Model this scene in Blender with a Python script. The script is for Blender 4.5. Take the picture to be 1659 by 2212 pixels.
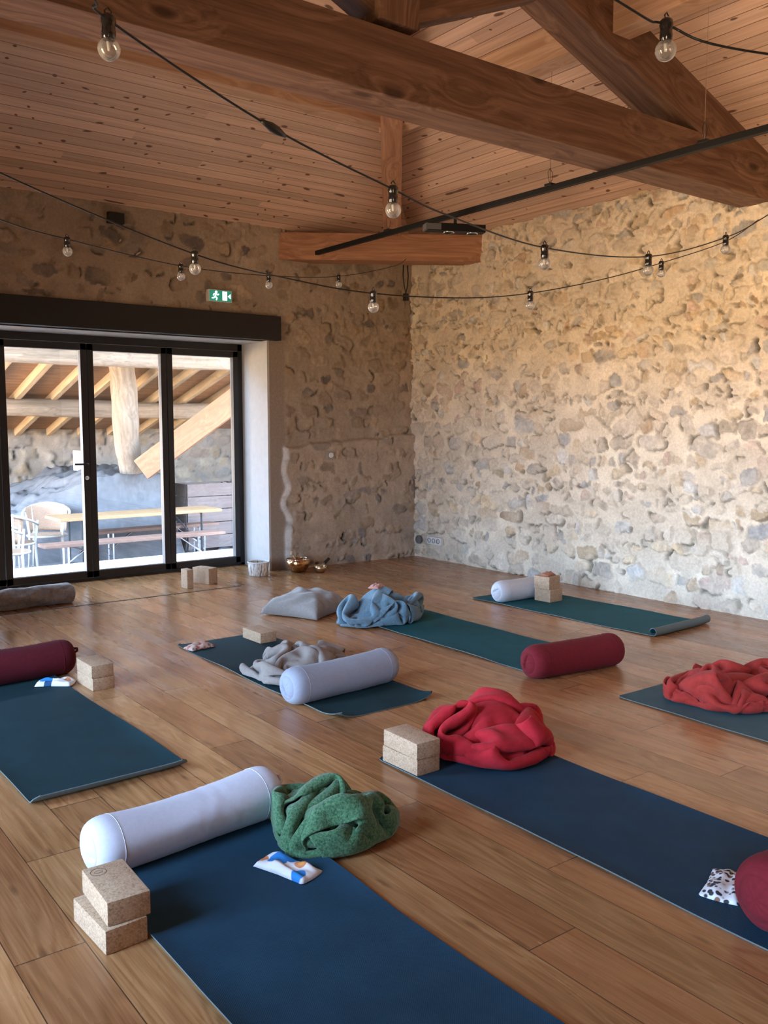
import bpy, bmesh, math, random
import numpy as np
from mathutils import Vector, Matrix, noise

sc = bpy.context.scene
for o in list(bpy.data.objects):
    bpy.data.objects.remove(o)
COL = sc.collection
R = math.radians

# ------------------------------------------------------------------ camera, sky, light, exposure
cam = bpy.data.cameras.new('camera')
cam.sensor_fit = 'HORIZONTAL'
cam.sensor_width = 36.0
cam.lens = 42.2
cam.clip_start = 0.05
cam.clip_end = 200
camo = bpy.data.objects.new('camera', cam)
COL.objects.link(camo)
camo.location = (0, 0, 1.41)
camo.rotation_euler = (R(90 - 5.595), 0, R(-37.178))
sc.camera = camo

SKY = 36.0
EXPOSURE = 0.85
world = bpy.data.worlds.new('sky')
sc.world = world
world.use_nodes = True
wn, wl = world.node_tree.nodes, world.node_tree.links
wn.clear()
w_out = wn.new('ShaderNodeOutputWorld')
w_bg = wn.new('ShaderNodeBackground')
w_tc = wn.new('ShaderNodeTexCoord')
w_sep = wn.new('ShaderNodeSeparateXYZ')
w_map = wn.new('ShaderNodeMapRange')
w_map.inputs['From Min'].default_value = -0.35
w_map.inputs['From Max'].default_value = 0.55
w_rmp = wn.new('ShaderNodeValToRGB')
cr = w_rmp.color_ramp
cr.elements[0].position = 0.0
cr.elements[0].color = (0.60, 0.42, 0.26, 1)      # sunlit ground seen below the horizon
cr.elements[1].position = 1.0
cr.elements[1].color = (0.42, 0.66, 1.0, 1)
e = cr.elements.new(0.37); e.color = (0.72, 0.51, 0.31, 1)
e = cr.elements.new(0.405); e.color = (0.62, 0.82, 1.12, 1)
wl.new(w_tc.outputs['Generated'], w_sep.inputs[0])
wl.new(w_sep.outputs['Z'], w_map.inputs['Value'])
wl.new(w_map.outputs[0], w_rmp.inputs[0])
wl.new(w_rmp.outputs[0], w_bg.inputs[0])
w_bg.inputs[1].default_value = SKY
wl.new(w_bg.outputs[0], w_out.inputs[0])

sc.view_settings.view_transform = 'Standard'
sc.view_settings.look = 'None'
sc.view_settings.gamma = 1.0
sc.view_settings.use_curve_mapping = False
sc.view_settings.exposure = EXPOSURE
sc.cycles.use_denoising = True
sc.cycles.max_bounces = 10
sc.cycles.diffuse_bounces = 6
sc.cycles.transparent_max_bounces = 16
sc.cycles.caustics_reflective = False
sc.cycles.caustics_refractive = False
sc.cycles.sample_clamp_indirect = 6.0

# the room: x to the right along the door wall, y away from the camera, z up
XL, XR, YB, YD = -0.55, 6.06, -3.0, 7.5
EAVE = 3.23
SL = 0.35
XM = (XL + XR) / 2
APY = YD - (XR - XL) / 2
RIDGE = EAVE + SL * (XR - XL) / 2
DX0, DX1, DTOP, YF = 1.22, 4.31, 2.19, 8.03          # garden door opening, head, frame plane
TF = -0.44                                            # terrace floor
UNSEEN_WIN = [(-2.2, -0.6), (2.0, 2.7), (3.8, 4.7)]                        # unseen left-wall openings, sized for fill light; the one behind the camera is added
WTOP = 2.2


def portal(name, loc, rot, sx, sy):
    l = bpy.data.lights.new(name, 'AREA')
    l.shape = 'RECTANGLE'
    l.size, l.size_y = sx, sy
    l.cycles.is_portal = True
    o = bpy.data.objects.new(name, l)
    COL.objects.link(o)
    o.location = loc
    o.rotation_euler = rot


portal('door_portal', ((DX0 + DX1) / 2, YF + 0.08, DTOP / 2), (R(-90), 0, 0), DX1 - DX0, DTOP)
for a, b in UNSEEN_WIN:
    portal('window_portal', (XL - 0.3, (a + b) / 2, WTOP / 2), (0, R(-90), 0), WTOP, b - a)


# ------------------------------------------------------------------ material helpers
class NT:
    def __init__(self, name):
        self.m = bpy.data.materials.new(name)
        self.m.use_nodes = True
        self.n = self.m.node_tree.nodes
        self.l = self.m.node_tree.links
        self.n.clear()
        self.out = self.n.new('ShaderNodeOutputMaterial')
        self.b = self.n.new('ShaderNodeBsdfPrincipled')
        self.l.new(self.b.outputs[0], self.out.inputs[0])

    def put(self, sock, v):
        if v is None:
            return
        if isinstance(v, bpy.types.NodeSocket):
            self.l.new(v, sock)
        else:
            if hasattr(sock.default_value, '__len__') and len(sock.default_value) == 4 and len(v) == 3:
                v = (*v, 1)
            sock.default_value = v

    def node(self, typ, inp=None, out=0, **kw):
        nd = self.n.new(typ)
        for k, v in kw.items():
            setattr(nd, k, v)
        for k, v in (inp or {}).items():
            self.put(nd.inputs[k], v)
        return nd.outputs[out]

    def math(self, op, a, b=None, c=None, clamp=False):
        d = {0: a}
        if b is not None:
            d[1] = b
        if c is not None:
            d[2] = c
        return self.node('ShaderNodeMath', d, operation=op, use_clamp=clamp)

    def coord(self, which='Object'):
        nd = self.n.new('ShaderNodeTexCoord')
        return nd.outputs[which]

    def sep(self, v):
        nd = self.n.new('ShaderNodeSeparateXYZ')
        self.l.new(v, nd.inputs[0])
        return nd.outputs[0], nd.outputs[1], nd.outputs[2]

    def comb(self, x=0.0, y=0.0, z=0.0):
        return self.node('ShaderNodeCombineXYZ', {0: x, 1: y, 2: z})

    def scale(self, v, s):
        return self.node('ShaderNodeVectorMath', {0: v, 1: s}, operation='MULTIPLY')

    def noise(self, v, scale, detail=3.0, rough=0.55, dist=0.0, out=0):
        return self.node('ShaderNodeTexNoise', {'Vector': v, 'Scale': scale, 'Detail': detail, 'Roughness': rough, 'Distortion': dist}, out)

    def ramp(self, f, stops, interp='LINEAR'):
        nd = self.n.new('ShaderNodeValToRGB')
        c = nd.color_ramp
        c.interpolation = interp
        while len(c.elements) < len(stops):
            c.elements.new(0.5)
        for el, (p, col) in zip(c.elements, stops):
            el.position = p
            el.color = (*col, 1) if len(col) == 3 else col
        self.put(nd.inputs[0], f)
        return nd.outputs[0]

    def mapr(self, v, a, b, c=0.0, d=1.0):
        return self.node('ShaderNodeMapRange', {0: v, 1: a, 2: b, 3: c, 4: d})

    def mix(self, f, a, b, typ='MIX'):
        nd = self.n.new('ShaderNodeMix')
        nd.data_type = 'RGBA'
        nd.blend_type = typ
        self.put(nd.inputs[0], f)
        self.put(nd.inputs[6], a)
        self.put(nd.inputs[7], b)
        return nd.outputs[2]

    def bump(self, h, strength=0.3, dist=0.01):
        self.put(self.b.inputs['Normal'], self.node('ShaderNodeBump', {'Height': h, 'Strength': strength, 'Distance': dist}))

    def set(self, color=None, rough=None, metal=None, spec=None, **kw):
        self.put(self.b.inputs['Base Color'], color)
        self.put(self.b.inputs['Roughness'], rough)
        self.put(self.b.inputs['Metallic'], metal)
        self.put(self.b.inputs['Specular IOR Level'], spec)
        for k, v in kw.items():
            self.put(self.b.inputs[k], v)
        return self.m


def plain(name, col, rough=0.6, metal=0.0, spec=0.5, var=0.12, scale=18.0):
    t = NT(name)
    n = t.noise(t.coord(), scale, 4)
    c = t.mix(n, tuple(x * (1 - var) for x in col), tuple(min(1, x * (1 + var)) for x in col))
    return t.set(c, rough, metal, spec)


def fabric(name, col, weave=420.0, rough=0.95, var=0.12, sheen=0.2, bumpy=0.25, col2=None, mottle=60.0):
    t = NT(name)
    co = t.coord()
    n = t.noise(co, mottle, 5, 0.7)
    c = t.mix(t.mapr(n, 0.3, 0.7), tuple(x * (1 - var) for x in (col2 or col)), tuple(min(1, x * (1 + var)) for x in col))
    w = t.noise(co, weave, 2)
    t.bump(w, bumpy, 0.002)
    return t.set(c, rough, 0, 0.2, **{'Sheen Weight': sheen, 'Sheen Roughness': 0.5})


def wood_beam(name, dark, light, knots=True, rough=0.7):
    """timber with the grain along the object's local x"""
    t = NT(name)
    co = t.coord()
    rnd = t.n.new('ShaderNodeObjectInfo').outputs['Random']
    off = t.comb(t.math('MULTIPLY', rnd, 37.0), t.math('MULTIPLY', rnd, 11.0), t.math('MULTIPLY', rnd, 23.0))
    v = t.node('ShaderNodeVectorMath', {0: co, 1: off}, operation='ADD')
    vo = t.node('ShaderNodeTexVoronoi', {'Vector': t.scale(v, (1.7, 4.2, 4.2)), 'Scale': 1.0, 'Randomness': 1.0}, 0)
    kn = t.mapr(vo, 0.0, 0.5, 1.0, 0.0)
    warp = t.scale(t.noise(t.scale(v, (1.1, 3, 3)), 1.0, 2, out=1), (0.0, 0.22, 0.22))
    g0 = t.node('ShaderNodeVectorMath', {0: t.scale(v, (0.22, 5, 5)), 1: warp}, operation='ADD')
    kk = t.math('MULTIPLY', kn, 0.6)
    g1 = t.node('ShaderNodeVectorMath', {0: g0, 1: t.comb(0.0, kk, kk)}, operation='ADD')
    rings = t.noise(g1, 5.0, 3, 0.6, 0.5)
    fine = t.noise(t.scale(v, (6, 160, 160)), 1.0, 3)
    f = t.math('ADD', t.math('MULTIPLY', rings, 0.75), t.math('MULTIPLY', fine, 0.25))
    c = t.ramp(f, [(0.34, dark), (0.5, tuple((a + b) / 2 for a, b in zip(dark, light))), (0.64, light)])
    if knots:
        k = t.mapr(vo, 0.06, 0.13, 1.0, 0.0)
        c = t.mix(t.math('MULTIPLY', k, 0.8), c, tuple(x * 0.35 for x in dark))
    t.bump(f, 0.15, 0.004)
    return t.set(c, rough, 0, 0.3)


def board_ceiling(name, width=0.098):
    """tongue-and-groove boards along local x, knotty pine"""
    t = NT(name)
    x, y, z = t.sep(t.coord())
    yi = t.math('DIVIDE', y, width)
    idx = t.math('FLOOR', yi)
    fr = t.math('SUBTRACT', yi, idx)
    wn_ = t.node('ShaderNodeTexWhiteNoise', {'W': idx}, 0, noise_dimensions='1D')
    xo = t.math('ADD', x, t.math('MULTIPLY', wn_, 31.0))
    seg = t.math('FLOOR', t.math('DIVIDE', xo, 2.6))
    rnd = t.node('ShaderNodeTexWhiteNoise', {'Vector': t.comb(seg, idx, 0.0)}, 0, noise_dimensions='2D')
    v = t.comb(xo, y, t.math('MULTIPLY', rnd, 9.0))
    grain = t.noise(t.scale(v, (1.2, 42, 1)), 1.0, 4, 0.6, 0.4)
    c = t.ramp(grain, [(0.3, (0.58, 0.385, 0.285)), (0.55, (0.72, 0.50, 0.38)), (0.75, (0.80, 0.58, 0.455))])
    tone = t.mapr(rnd, 0, 1, 0.82, 1.12)
    c = t.mix(1.0, c, t.comb(tone, tone, tone), 'MULTIPLY')
    vv = t.node('ShaderNodeTexVoronoi', {'Vector': t.comb(t.math('ADD', t.math('MULTIPLY', x, 4.2), t.math('MULTIPLY', t.noise(t.scale(t.comb(x, y, 0.0), (.9, .9, 0)), 1.0, 2), 9.0)), t.math('MULTIPLY', y, 7.5), 0.0), 'Scale': 1.0, 'Randomness': 1.0}, 0, voronoi_dimensions='2D')
    vc = t.node('ShaderNodeTexVoronoi', {'Vector': t.comb(t.math('ADD', t.math('MULTIPLY', x, 4.2), t.math('MULTIPLY', t.noise(t.scale(t.comb(x, y, 0.0), (.9, .9, 0)), 1.0, 2), 9.0)), t.math('MULTIPLY', y, 7.5), 0.0), 'Scale': 1.0, 'Randomness': 1.0}, 1, voronoi_dimensions='2D')
    cr_, cg_, cb_ = t.sep(vc)
    big = t.math('GREATER_THAN', cr_, 0.5)
    rad = t.mapr(cg_, 0, 1, 0.06, 0.14)
    kn = t.math('MULTIPLY', big, t.mapr(t.math('DIVIDE', vv, rad), 0.7, 1.15, 1.0, 0.0))
    c = t.mix(t.math('MULTIPLY', kn, 0.85), c, (0.10, 0.035, 0.02))
    gl = t.math('LESS_THAN', t.math('ABSOLUTE', t.math('SUBTRACT', fr, 0.5)), 0.47)
    c = t.mix(gl, (0.26, 0.145, 0.095), c)
    t.bump(gl, 0.4, 0.004)
    return t.set(c, 0.62, 0, 0.3)


def oak_floor(name, width=0.187, length=1.9):
    """boards along y"""
    t = NT(name)
    x, y, z = t.sep(t.coord())
    xi = t.math('DIVIDE', t.math('ADD', x, 10 * width - 0.20), width)
    idx = t.math('FLOOR', xi)
    fr = t.math('SUBTRACT', xi, idx)
    rb = t.node('ShaderNodeTexWhiteNoise', {'W': idx}, 0, noise_dimensions='1D')
    yi = t.math('DIVIDE', t.math('ADD', y, t.math('MULTIPLY', rb, 13.0)), length)
    seg = t.math('FLOOR', yi)
    fy = t.math('SUBTRACT', yi, seg)
    rnd = t.node('ShaderNodeTexWhiteNoise', {'Vector': t.comb(idx, seg, 0.0)}, 0, noise_dimensions='2D')
    v = t.comb(t.math('ADD', x, t.math('MULTIPLY', rnd, 7.0)), y, t.math('MULTIPLY', rnd, 19.0))
    cath = t.noise(t.scale(v, (7.5, 0.9, 1)), 1.0, 2, 0.5, 0.9)
    wave = t.math('SINE', t.math('MULTIPLY', cath, 46.0))
    fine = t.noise(t.scale(v, (130, 3.5, 1)), 1.0, 4, 0.65)
    g = t.math('ADD', t.math('MULTIPLY', fine, 0.8), t.math('MULTIPLY', t.mapr(wave, -1, 1), 0.2))
    c = t.ramp(g, [(0.3, (0.31, 0.142, 0.055)), (0.52, (0.43, 0.215, 0.090)), (0.75, (0.52, 0.285, 0.130))])
    tone = t.mapr(rnd, 0, 1, 0.74, 1.14)
    warm = t.mapr(rb, 0, 1, 0.9, 1.04)
    c = t.mix(1.0, c, t.comb(tone, t.math('MULTIPLY', tone, warm), t.math('MULTIPLY', tone, warm)), 'MULTIPLY')
    blot = t.noise(t.scale(v, (3, 1.2, 1)), 1.3, 3)
    c = t.mix(t.mapr(blot, 0.35, 0.7, 0.0, 0.35), c, t.mix(1.0, c, (0.62, 0.55, 0.5), 'MULTIPLY'))
    vo = t.node('ShaderNodeTexVoronoi', {'Vector': t.scale(v, (5.2, 1.5, 0)), 'Scale': 1.0}, 0, voronoi_dimensions='2D')
    kn = t.mapr(vo, 0.02, 0.075, 1.0, 0.0)
    c = t.mix(t.math('MULTIPLY', kn, 0.5), c, (0.08, 0.034, 0.016))
    gx = t.math('LESS_THAN', t.math('ABSOLUTE', t.math('SUBTRACT', fr, 0.5)), 0.4915)
    gy = t.math('LESS_THAN', t.math('ABSOLUTE', t.math('SUBTRACT', fy, 0.5)), 0.4990)
    gl = t.math('MULTIPLY', gx, gy)
    c = t.mix(gl, (0.085, 0.04, 0.02), c)
    t.bump(t.math('ADD', t.math('MULTIPLY', gl, 1.0), t.math('MULTIPLY', fine, 0.12)), 0.25, 0.003)
    ro = t.mapr(t.noise(t.scale(v, (9, 1.5, 1)), 1.0, 3), 0.3, 0.7, 0.20, 0.33)
    return t.set(c, ro, 0, 0.45)


def stone_mat(name, tint=(1, 1, 1)):
    t = NT(name)
    a = t.node('ShaderNodeAttribute', attribute_name='Col')
    co = t.coord()
    n = t.noise(co, 55.0, 5, 0.7)
    s = t.mapr(n, 0.3, 0.7, 0.84, 1.12)
    c = t.mix(1.0, a, t.comb(t.math('MULTIPLY', s, tint[0]), t.math('MULTIPLY', s, tint[1]), t.math('MULTIPLY', s, tint[2])), 'MULTIPLY')
    t.bump(t.noise(co, 90.0, 5, 0.7), 0.5, 0.008)
    return t.set(c, 0.95, 0, 0.15)


def glass_mat(name, tint=(1, 1, 1), refl=1.0, milk=0.0, rough=0.0, ior=1.45):
    t = NT(name)
    t.n.remove(t.b)
    tr = t.node('ShaderNodeBsdfTransparent', {0: tint})
    gl = t.node('ShaderNodeBsdfGlossy', {0: (1, 1, 1), 'Roughness': rough})
    fr = t.node('ShaderNodeFresnel', {'IOR': ior})
    f = t.math('MULTIPLY', fr, refl, clamp=True)
    mx = t.node('ShaderNodeMixShader', {0: f, 1: tr, 2: gl})
    if milk:
        df = t.node('ShaderNodeBsdfDiffuse', {0: (.9, .9, .92)})
        tl = t.node('ShaderNodeBsdfTranslucent', {0: (.9, .9, .92)})
        mm = t.node('ShaderNodeMixShader', {0: .5, 1: df, 2: tl})
        mx = t.node('ShaderNodeMixShader', {0: milk, 1: mx, 2: mm})
    t.l.new(mx, t.out.inputs[0])
    return t.m


def emis(name, col, st):
    t = NT(name)
    return t.set(col, 0.5, 0, 0.3, **{'Emission Color': col, 'Emission Strength': st})


M = {}
M['floor'] = oak_floor('oak_boards')
M['ceiling'] = board_ceiling('pine_boards')
M['beam'] = wood_beam('dark_timber', (0.115, 0.056, 0.035), (0.26, 0.148, 0.095))
M['beam2'] = wood_beam('red_timber', (0.30, 0.14, 0.08), (0.52, 0.28, 0.17), knots=False)
M['purlin'] = wood_beam('pine_purlin', (0.42, 0.25, 0.16), (0.64, 0.42, 0.29), knots=False)
M['stone'] = stone_mat('rubble_stone')
M['plaster'] = plain('rough_plaster', (0.62, 0.58, 0.53), 0.95, var=0.1, scale=60)
M['jamb'] = plain('grey_render', (0.36, 0.32, 0.29), 0.95, var=0.12, scale=90)
M['lintel'] = plain('black_steel', (0.018, 0.017, 0.018), 0.55, 0.2, var=0.25, scale=30)
M['frame'] = plain('dark_frame', (0.022, 0.02, 0.021), 0.45, 0.1)
M['white'] = plain('white_paint', (0.8, 0.79, 0.77), 0.6)
M['glass'] = glass_mat('window_glass', (0.97, 0.98, 0.98), 0.8)
M['bulb'] = glass_mat('bulb_glass', (0.93, 0.93, 0.94), 2.0, ior=1.5, rough=0.03, milk=.22)
M['gloss'] = plain('glossy_black', (0.012, 0.012, 0.014), 0.14, 0.0, 0.9)
M['black'] = plain('black_plastic', (0.012, 0.012, 0.013), 0.35)
M['rail'] = plain('black_rail', (0.005, 0.0048, 0.0048), 0.6, 0.0, 0.3)
M['chrome'] = plain('bright_metal', (0.75, 0.75, 0.76), 0.18, 1.0)
M['cork'] = None
M['terrace'] = None


def cork():
    t = NT('cork')
    co = t.coord()
    v = t.node('ShaderNodeTexVoronoi', {'Vector': co, 'Scale': 260.0}, 1)
    r, g, b = t.sep(v)
    n = t.noise(co, 30, 4)
    f = t.math('ADD', t.math('MULTIPLY', r, 0.5), t.math('MULTIPLY', n, 0.5))
    c = t.ramp(f, [(0.15, (0.28, 0.17, 0.10)), (0.4, (0.45, 0.30, 0.195)), (0.8, (0.57, 0.41, 0.28))])
    t.bump(f, 0.15, 0.002)
    return t.set(c, 0.9, 0, 0.2)


M['cork'] = cork()


# ------------------------------------------------------------------ object helpers
def tag(o, label=None, cat=None, group=None, kind=None):
    if label: o['label'] = label
    if cat: o['category'] = cat
    if group: o['group'] = group
    if kind: o['kind'] = kind
    return o


def empty(name, loc=(0, 0, 0), rz=0.0):
    o = bpy.data.objects.new(name, None)
    o.empty_display_size = 0.1
    COL.objects.link(o)
    o.location = loc
    o.rotation_euler = (0, 0, rz)
    return o


def link(name, me, mat, parent=None, smooth=False):
    o = bpy.data.objects.new(name, me)
    COL.objects.link(o)
    if mat:
        for m in (mat if isinstance(mat, (list, tuple)) else [mat]):
            me.materials.append(m)
    if smooth:
        for p in me.polygons:
            p.use_smooth = True
    if parent:
        o.parent = parent
    return o


class MB:
    def __init__(self):
        self.bm = bmesh.new()

    def box(self, x0, x1, y0, y1, z0, z1, bev=0.0, mtx=None):
        r = bmesh.ops.create_cube(self.bm, size=1)
        vs = r['verts']
        for v in vs:
            v.co = Vector((x0 + (v.co.x + .5) * (x1 - x0), y0 + (v.co.y + .5) * (y1 - y0), z0 + (v.co.z + .5) * (z1 - z0)))
        if bev:
            es = {e for v in vs for e in v.link_edges}
            rr = bmesh.ops.bevel(self.bm, geom=list(es), offset=bev, segments=2, profile=0.7, affect='EDGES')
            vs = [v for v in rr['verts']]
        if mtx:
            for v in set(vs):
                v.co = mtx @ v.co
        return self

    def tube(self, pts, r, seg=8, cap=True, closed=False):
        pts = [Vector(p) for p in pts]
        n = len(pts)
        rs = r if isinstance(r, (list, tuple)) else [r] * n
        rings = []
        prev = None
        for i, p in enumerate(pts):
            if closed:
                d = pts[(i + 1) % n] - pts[i - 1]
            else:
                d = pts[min(i + 1, n - 1)] - pts[max(i - 1, 0)]
            d.normalize()
            up = prev if prev is not None else (Vector((0, 0, 1)) if abs(d.z) < .9 else Vector((1, 0, 0)))
            a = d.cross(up)
            if a.length < 1e-5:
                a = d.orthogonal()
            a.normalize()
            b = a.cross(d).normalized()
            prev = b
            rings.append([self.bm.verts.new(p + (a * math.cos(t) + b * math.sin(t)) * rs[i]) for t in [2 * math.pi * k / seg for k in range(seg)]])
        m = n if closed else n - 1
        for i in range(m):
            A, B = rings[i], rings[(i + 1) % n]
            for k in range(seg):
                self.bm.faces.new((A[k], A[(k + 1) % seg], B[(k + 1) % seg], B[k]))
        if cap and not closed:
            self.bm.faces.new(rings[0][::-1])
            self.bm.faces.new(rings[-1])
        return self

    def lathe(self, prof, seg=24, mtx=None, close_ends=True):
        rings = []
        for r, z in prof:
            if r < 1e-6:
                rings.append([self.bm.verts.new((0, 0, z))])
            else:
                rings.append([self.bm.verts.new((r * math.cos(2 * math.pi * k / seg), r * math.sin(2 * math.pi * k / seg), z)) for k in range(seg)])
        allv = [v for g in rings for v in g]
        for A, B in zip(rings, rings[1:]):
            for k in range(seg):
                a = A[k % len(A)]; a2 = A[(k + 1) % len(A)]
                b = B[k % len(B)]; b2 = B[(k + 1) % len(B)]
                f = []
                for q in (a, a2, b2, b):
                    if q not in f:
                        f.append(q)
                if len(f) > 2:
                    self.bm.faces.new(f)
        if mtx:
            for v in allv:
                v.co = mtx @ v.co
        return self

    def poly(self, pts, z0, z1):
        a = [self.bm.verts.new((x, y, z0)) for x, y in pts]
        b = [self.bm.verts.new((x, y, z1)) for x, y in pts]
        n = len(pts)
        self.bm.faces.new(a[::-1]); self.bm.faces.new(b)
        for i in range(n):
            self.bm.faces.new((a[i], a[(i + 1) % n], b[(i + 1) % n], b[i]))
        return self

    def build(self, name, mat, parent=None, smooth=False, mtx=None):
        bmesh.ops.recalc_face_normals(self.bm, faces=self.bm.faces)
        if mtx:
            self.bm.transform(mtx)
        me = bpy.data.meshes.new(name)
        self.bm.to_mesh(me)
        self.bm.free()
        return link(name, me, mat, parent, smooth)


def beam(name, p0, p1, wy, wz, mat, parent=None, roll_up=(0, 0, 1), bev=0.006):
    """a squared timber from p0 to p1 (centre line), local x along it so that the grain follows"""
    p0, p1 = Vector(p0), Vector(p1)
    d = p1 - p0
    L = d.length
    x = d.normalized()
    up = Vector(roll_up)
    y = up.cross(x).normalized()
    z = x.cross(y)
    o = MB().box(-L / 2, L / 2, -wy / 2, wy / 2, -wz / 2, wz / 2, bev).build(name, mat, parent)
    mt = Matrix((x, y, z)).transposed().to_4x4()
    mt.translation = (p0 + p1) / 2 - (parent.location if parent else Vector((0, 0, 0)))
    o.matrix_basis = mt
    return o


def grid_mesh(name, V, faces_mask=None):
    """V: (ny,nx,3) numpy array to a quad mesh"""
    ny, nx, _ = V.shape
    idx = np.arange(ny * nx).reshape(ny, nx)
    q = np.stack([idx[:-1, :-1], idx[:-1, 1:], idx[1:, 1:], idx[1:, :-1]], -1).reshape(-1, 4)
    if faces_mask is not None:
        q = q[faces_mask.reshape(-1)]
    me = bpy.data.meshes.new(name)
    me.vertices.add(ny * nx)
    me.vertices.foreach_set('co', V.reshape(-1).astype(np.float32))
    me.loops.add(len(q) * 4)
    me.loops.foreach_set('vertex_index', q.reshape(-1).astype(np.int32))
    me.polygons.add(len(q))
    me.polygons.foreach_set('loop_start', (np.arange(len(q)) * 4).astype(np.int32))
    me.polygons.foreach_set('loop_total', np.full(len(q), 4, np.int32))
    me.update(calc_edges=True)
    me.validate()
    return me


# ------------------------------------------------------------------ rubble stone walls
def vnoise(rng, gx, gy, cell):
    """smooth value noise sampled at metric coordinates"""
    nx = int(gx.max() / cell) + 4
    ny = int(gy.max() / cell) + 4
    G = rng.rand(ny, nx)
    fx = gx / cell; fy = gy / cell
    ix = np.floor(fx).astype(int); iy = np.floor(fy).astype(int)
    tx = fx - ix; ty = fy - iy
    tx = tx * tx * (3 - 2 * tx); ty = ty * ty * (3 - 2 * ty)
    return (G[iy, ix] * (1 - tx) + G[iy, ix + 1] * tx) * (1 - ty) + (G[iy + 1, ix] * (1 - tx) + G[iy + 1, ix + 1] * tx) * ty


def rubble(seed, w, h, res, mortar, palette, cover=1.0, relief=1.0, crev=1.0, smin=0.09, smax=0.21):
    """height field and albedo of a lime-pointed rubble wall"""
    rng = np.random.RandomState(seed)
    nx, ny = int(w / res) + 1, int(h / res) + 1
    gx, gy = np.meshgrid(np.linspace(0, w, nx), np.linspace(0, h, ny))
    n1 = vnoise(rng, gx, gy, 0.5); n2 = vnoise(rng, gx, gy, 0.12); n3 = vnoise(rng, gx, gy, 0.045); n4 = vnoise(rng, gx, gy, 0.02)
    wx = (vnoise(rng, gx, gy, 0.07) - .5) * 0.055 + (n3 - .5) * 0.03
    wy = (vnoise(rng, gx, gy, 0.07) - .5) * 0.055 + (n4 - .5) * 0.018
    H = (n1 - .5) * 0.02 + (n2 - .5) * 0.012 + (n3 - .5) * 0.006 + (n4 - .5) * 0.004
    m = np.array(mortar)
    C = m[None, None, :] * (0.90 + 0.22 * n2 * n1 * 2 + 0.10 * (n4 - .5))[..., None]
    S = np.zeros_like(gx)
    y = 0.0
    while y < h:
        rh = rng.uniform(smin, smax)
        x = -rng.uniform(0, .3)
        while x < w:
            sw = rh * rng.uniform(0.7, 2.3)
            if rng.rand() < cover:
                # one stone, sometimes split in two small ones
                parts = [(x + sw / 2, y + rh / 2, sw * .5, rh * .5)]
                if rng.rand() < .28:
                    parts = [(x + sw * .27, y + rh * .5, sw * .25, rh * .46), (x + sw * .75, y + rh * rng.uniform(.4, .6), sw * .23, rh * rng.uniform(.25, .46))]
                for cx, cy, a, b in parts:
                    a *= rng.uniform(.72, .98); b *= rng.uniform(.66, .98)
                    cx += rng.uniform(-.02, .02); cy += rng.uniform(-.03, .03)
                    th = rng.normal(0, .22)
                    R_ = max(a, b) * 1.5 + .03
                    i0, i1 = max(0, int((cx - R_) / res)), min(nx, int((cx + R_) / res) + 2)
                    j0, j1 = max(0, int((cy - R_) / res)), min(ny, int((cy + R_) / res) + 2)
                    if i1 <= i0 or j1 <= j0:
                        continue
                    sx = gx[j0:j1, i0:i1] + wx[j0:j1, i0:i1] - cx
                    sy = gy[j0:j1, i0:i1] + wy[j0:j1, i0:i1] - cy
                    u = (sx * math.cos(th) + sy * math.sin(th)) / a
                    v = (-sx * math.sin(th) + sy * math.cos(th)) / b
                    p = rng.uniform(2.2, 4.0)
                    d = (np.abs(u) ** p + np.abs(v) ** p) ** (1 / p)
                    edge = np.clip((1.0 - d) / .11, 0, 1)
                    edge = edge * edge * (3 - 2 * edge)
                    hgt = rng.uniform(.004, .022) * relief
                    tl = rng.normal(0, .007, 2) * relief
                    H[j0:j1, i0:i1] += edge * (hgt + tl[0] * u + tl[1] * v + (n3[j0:j1, i0:i1] - .5) * .008 * relief)
                    # open joint along one side of the stone
                    crk = 1.0
                    for _c in range(int(rng.rand() < .75 * crev) + int(rng.rand() < .35 * crev)):
                        ang = rng.choice([0, -math.pi / 2, -0.7, math.pi, .6]) + rng.normal(0, .5)
                        dirn = np.cos(np.arctan2(v, u) - ang)
                        ring = np.exp(-((d - 1.03) / (.006 / min(a, b) + .018)) ** 2) * np.clip((dirn - .5) * 4.0, 0, 1)
                        dep = rng.uniform(.2, 1.0)
                        H[j0:j1, i0:i1] -= ring * .026 * dep
                        crk = crk * (1 - .72 * ring * dep)[..., None]
                    col = np.array(palette[rng.randint(len(palette))]) * rng.uniform(.78, 1.15)
                    cl = col[None, None, :] * (0.72 + .56 * n4[j0:j1, i0:i1] * .5 + .56 * n3[j0:j1, i0:i1] * .5)[..., None]
                    smear = rng.uniform(.25, 1.0)
                    k = np.clip(edge * 1.3 - .25, 0, 1) * np.clip(smear + (n2[j0:j1, i0:i1] - .5) * 1.2, 0.05, 1)
                    k = k[..., None]
                    C[j0:j1, i0:i1] = (C[j0:j1, i0:i1] * (1 - k) + cl * k) * crk
            x += sw
        y += rh * .93
    return gx, gy, H, np.clip(C, .01, .9)


def color_attr(me, C):
    a = me.color_attributes.new('Col', 'FLOAT_COLOR', 'POINT')
    c = np.ones((C.shape[0] * C.shape[1], 4), np.float32)
    c[:, :3] = C.reshape(-1, 3)
    a.data.foreach_set('color', c.reshape(-1))


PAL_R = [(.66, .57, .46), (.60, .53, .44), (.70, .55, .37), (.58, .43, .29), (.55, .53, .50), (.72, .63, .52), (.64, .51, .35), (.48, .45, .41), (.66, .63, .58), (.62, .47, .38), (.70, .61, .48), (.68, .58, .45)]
PAL_L = [(.40, .32, .24), (.36, .29, .22), (.40, .30, .20), (.30, .23, .17), (.30, .26, .23), (.42, .335, .25), (.22, .19, .17), (.38, .29, .21)]

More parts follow.
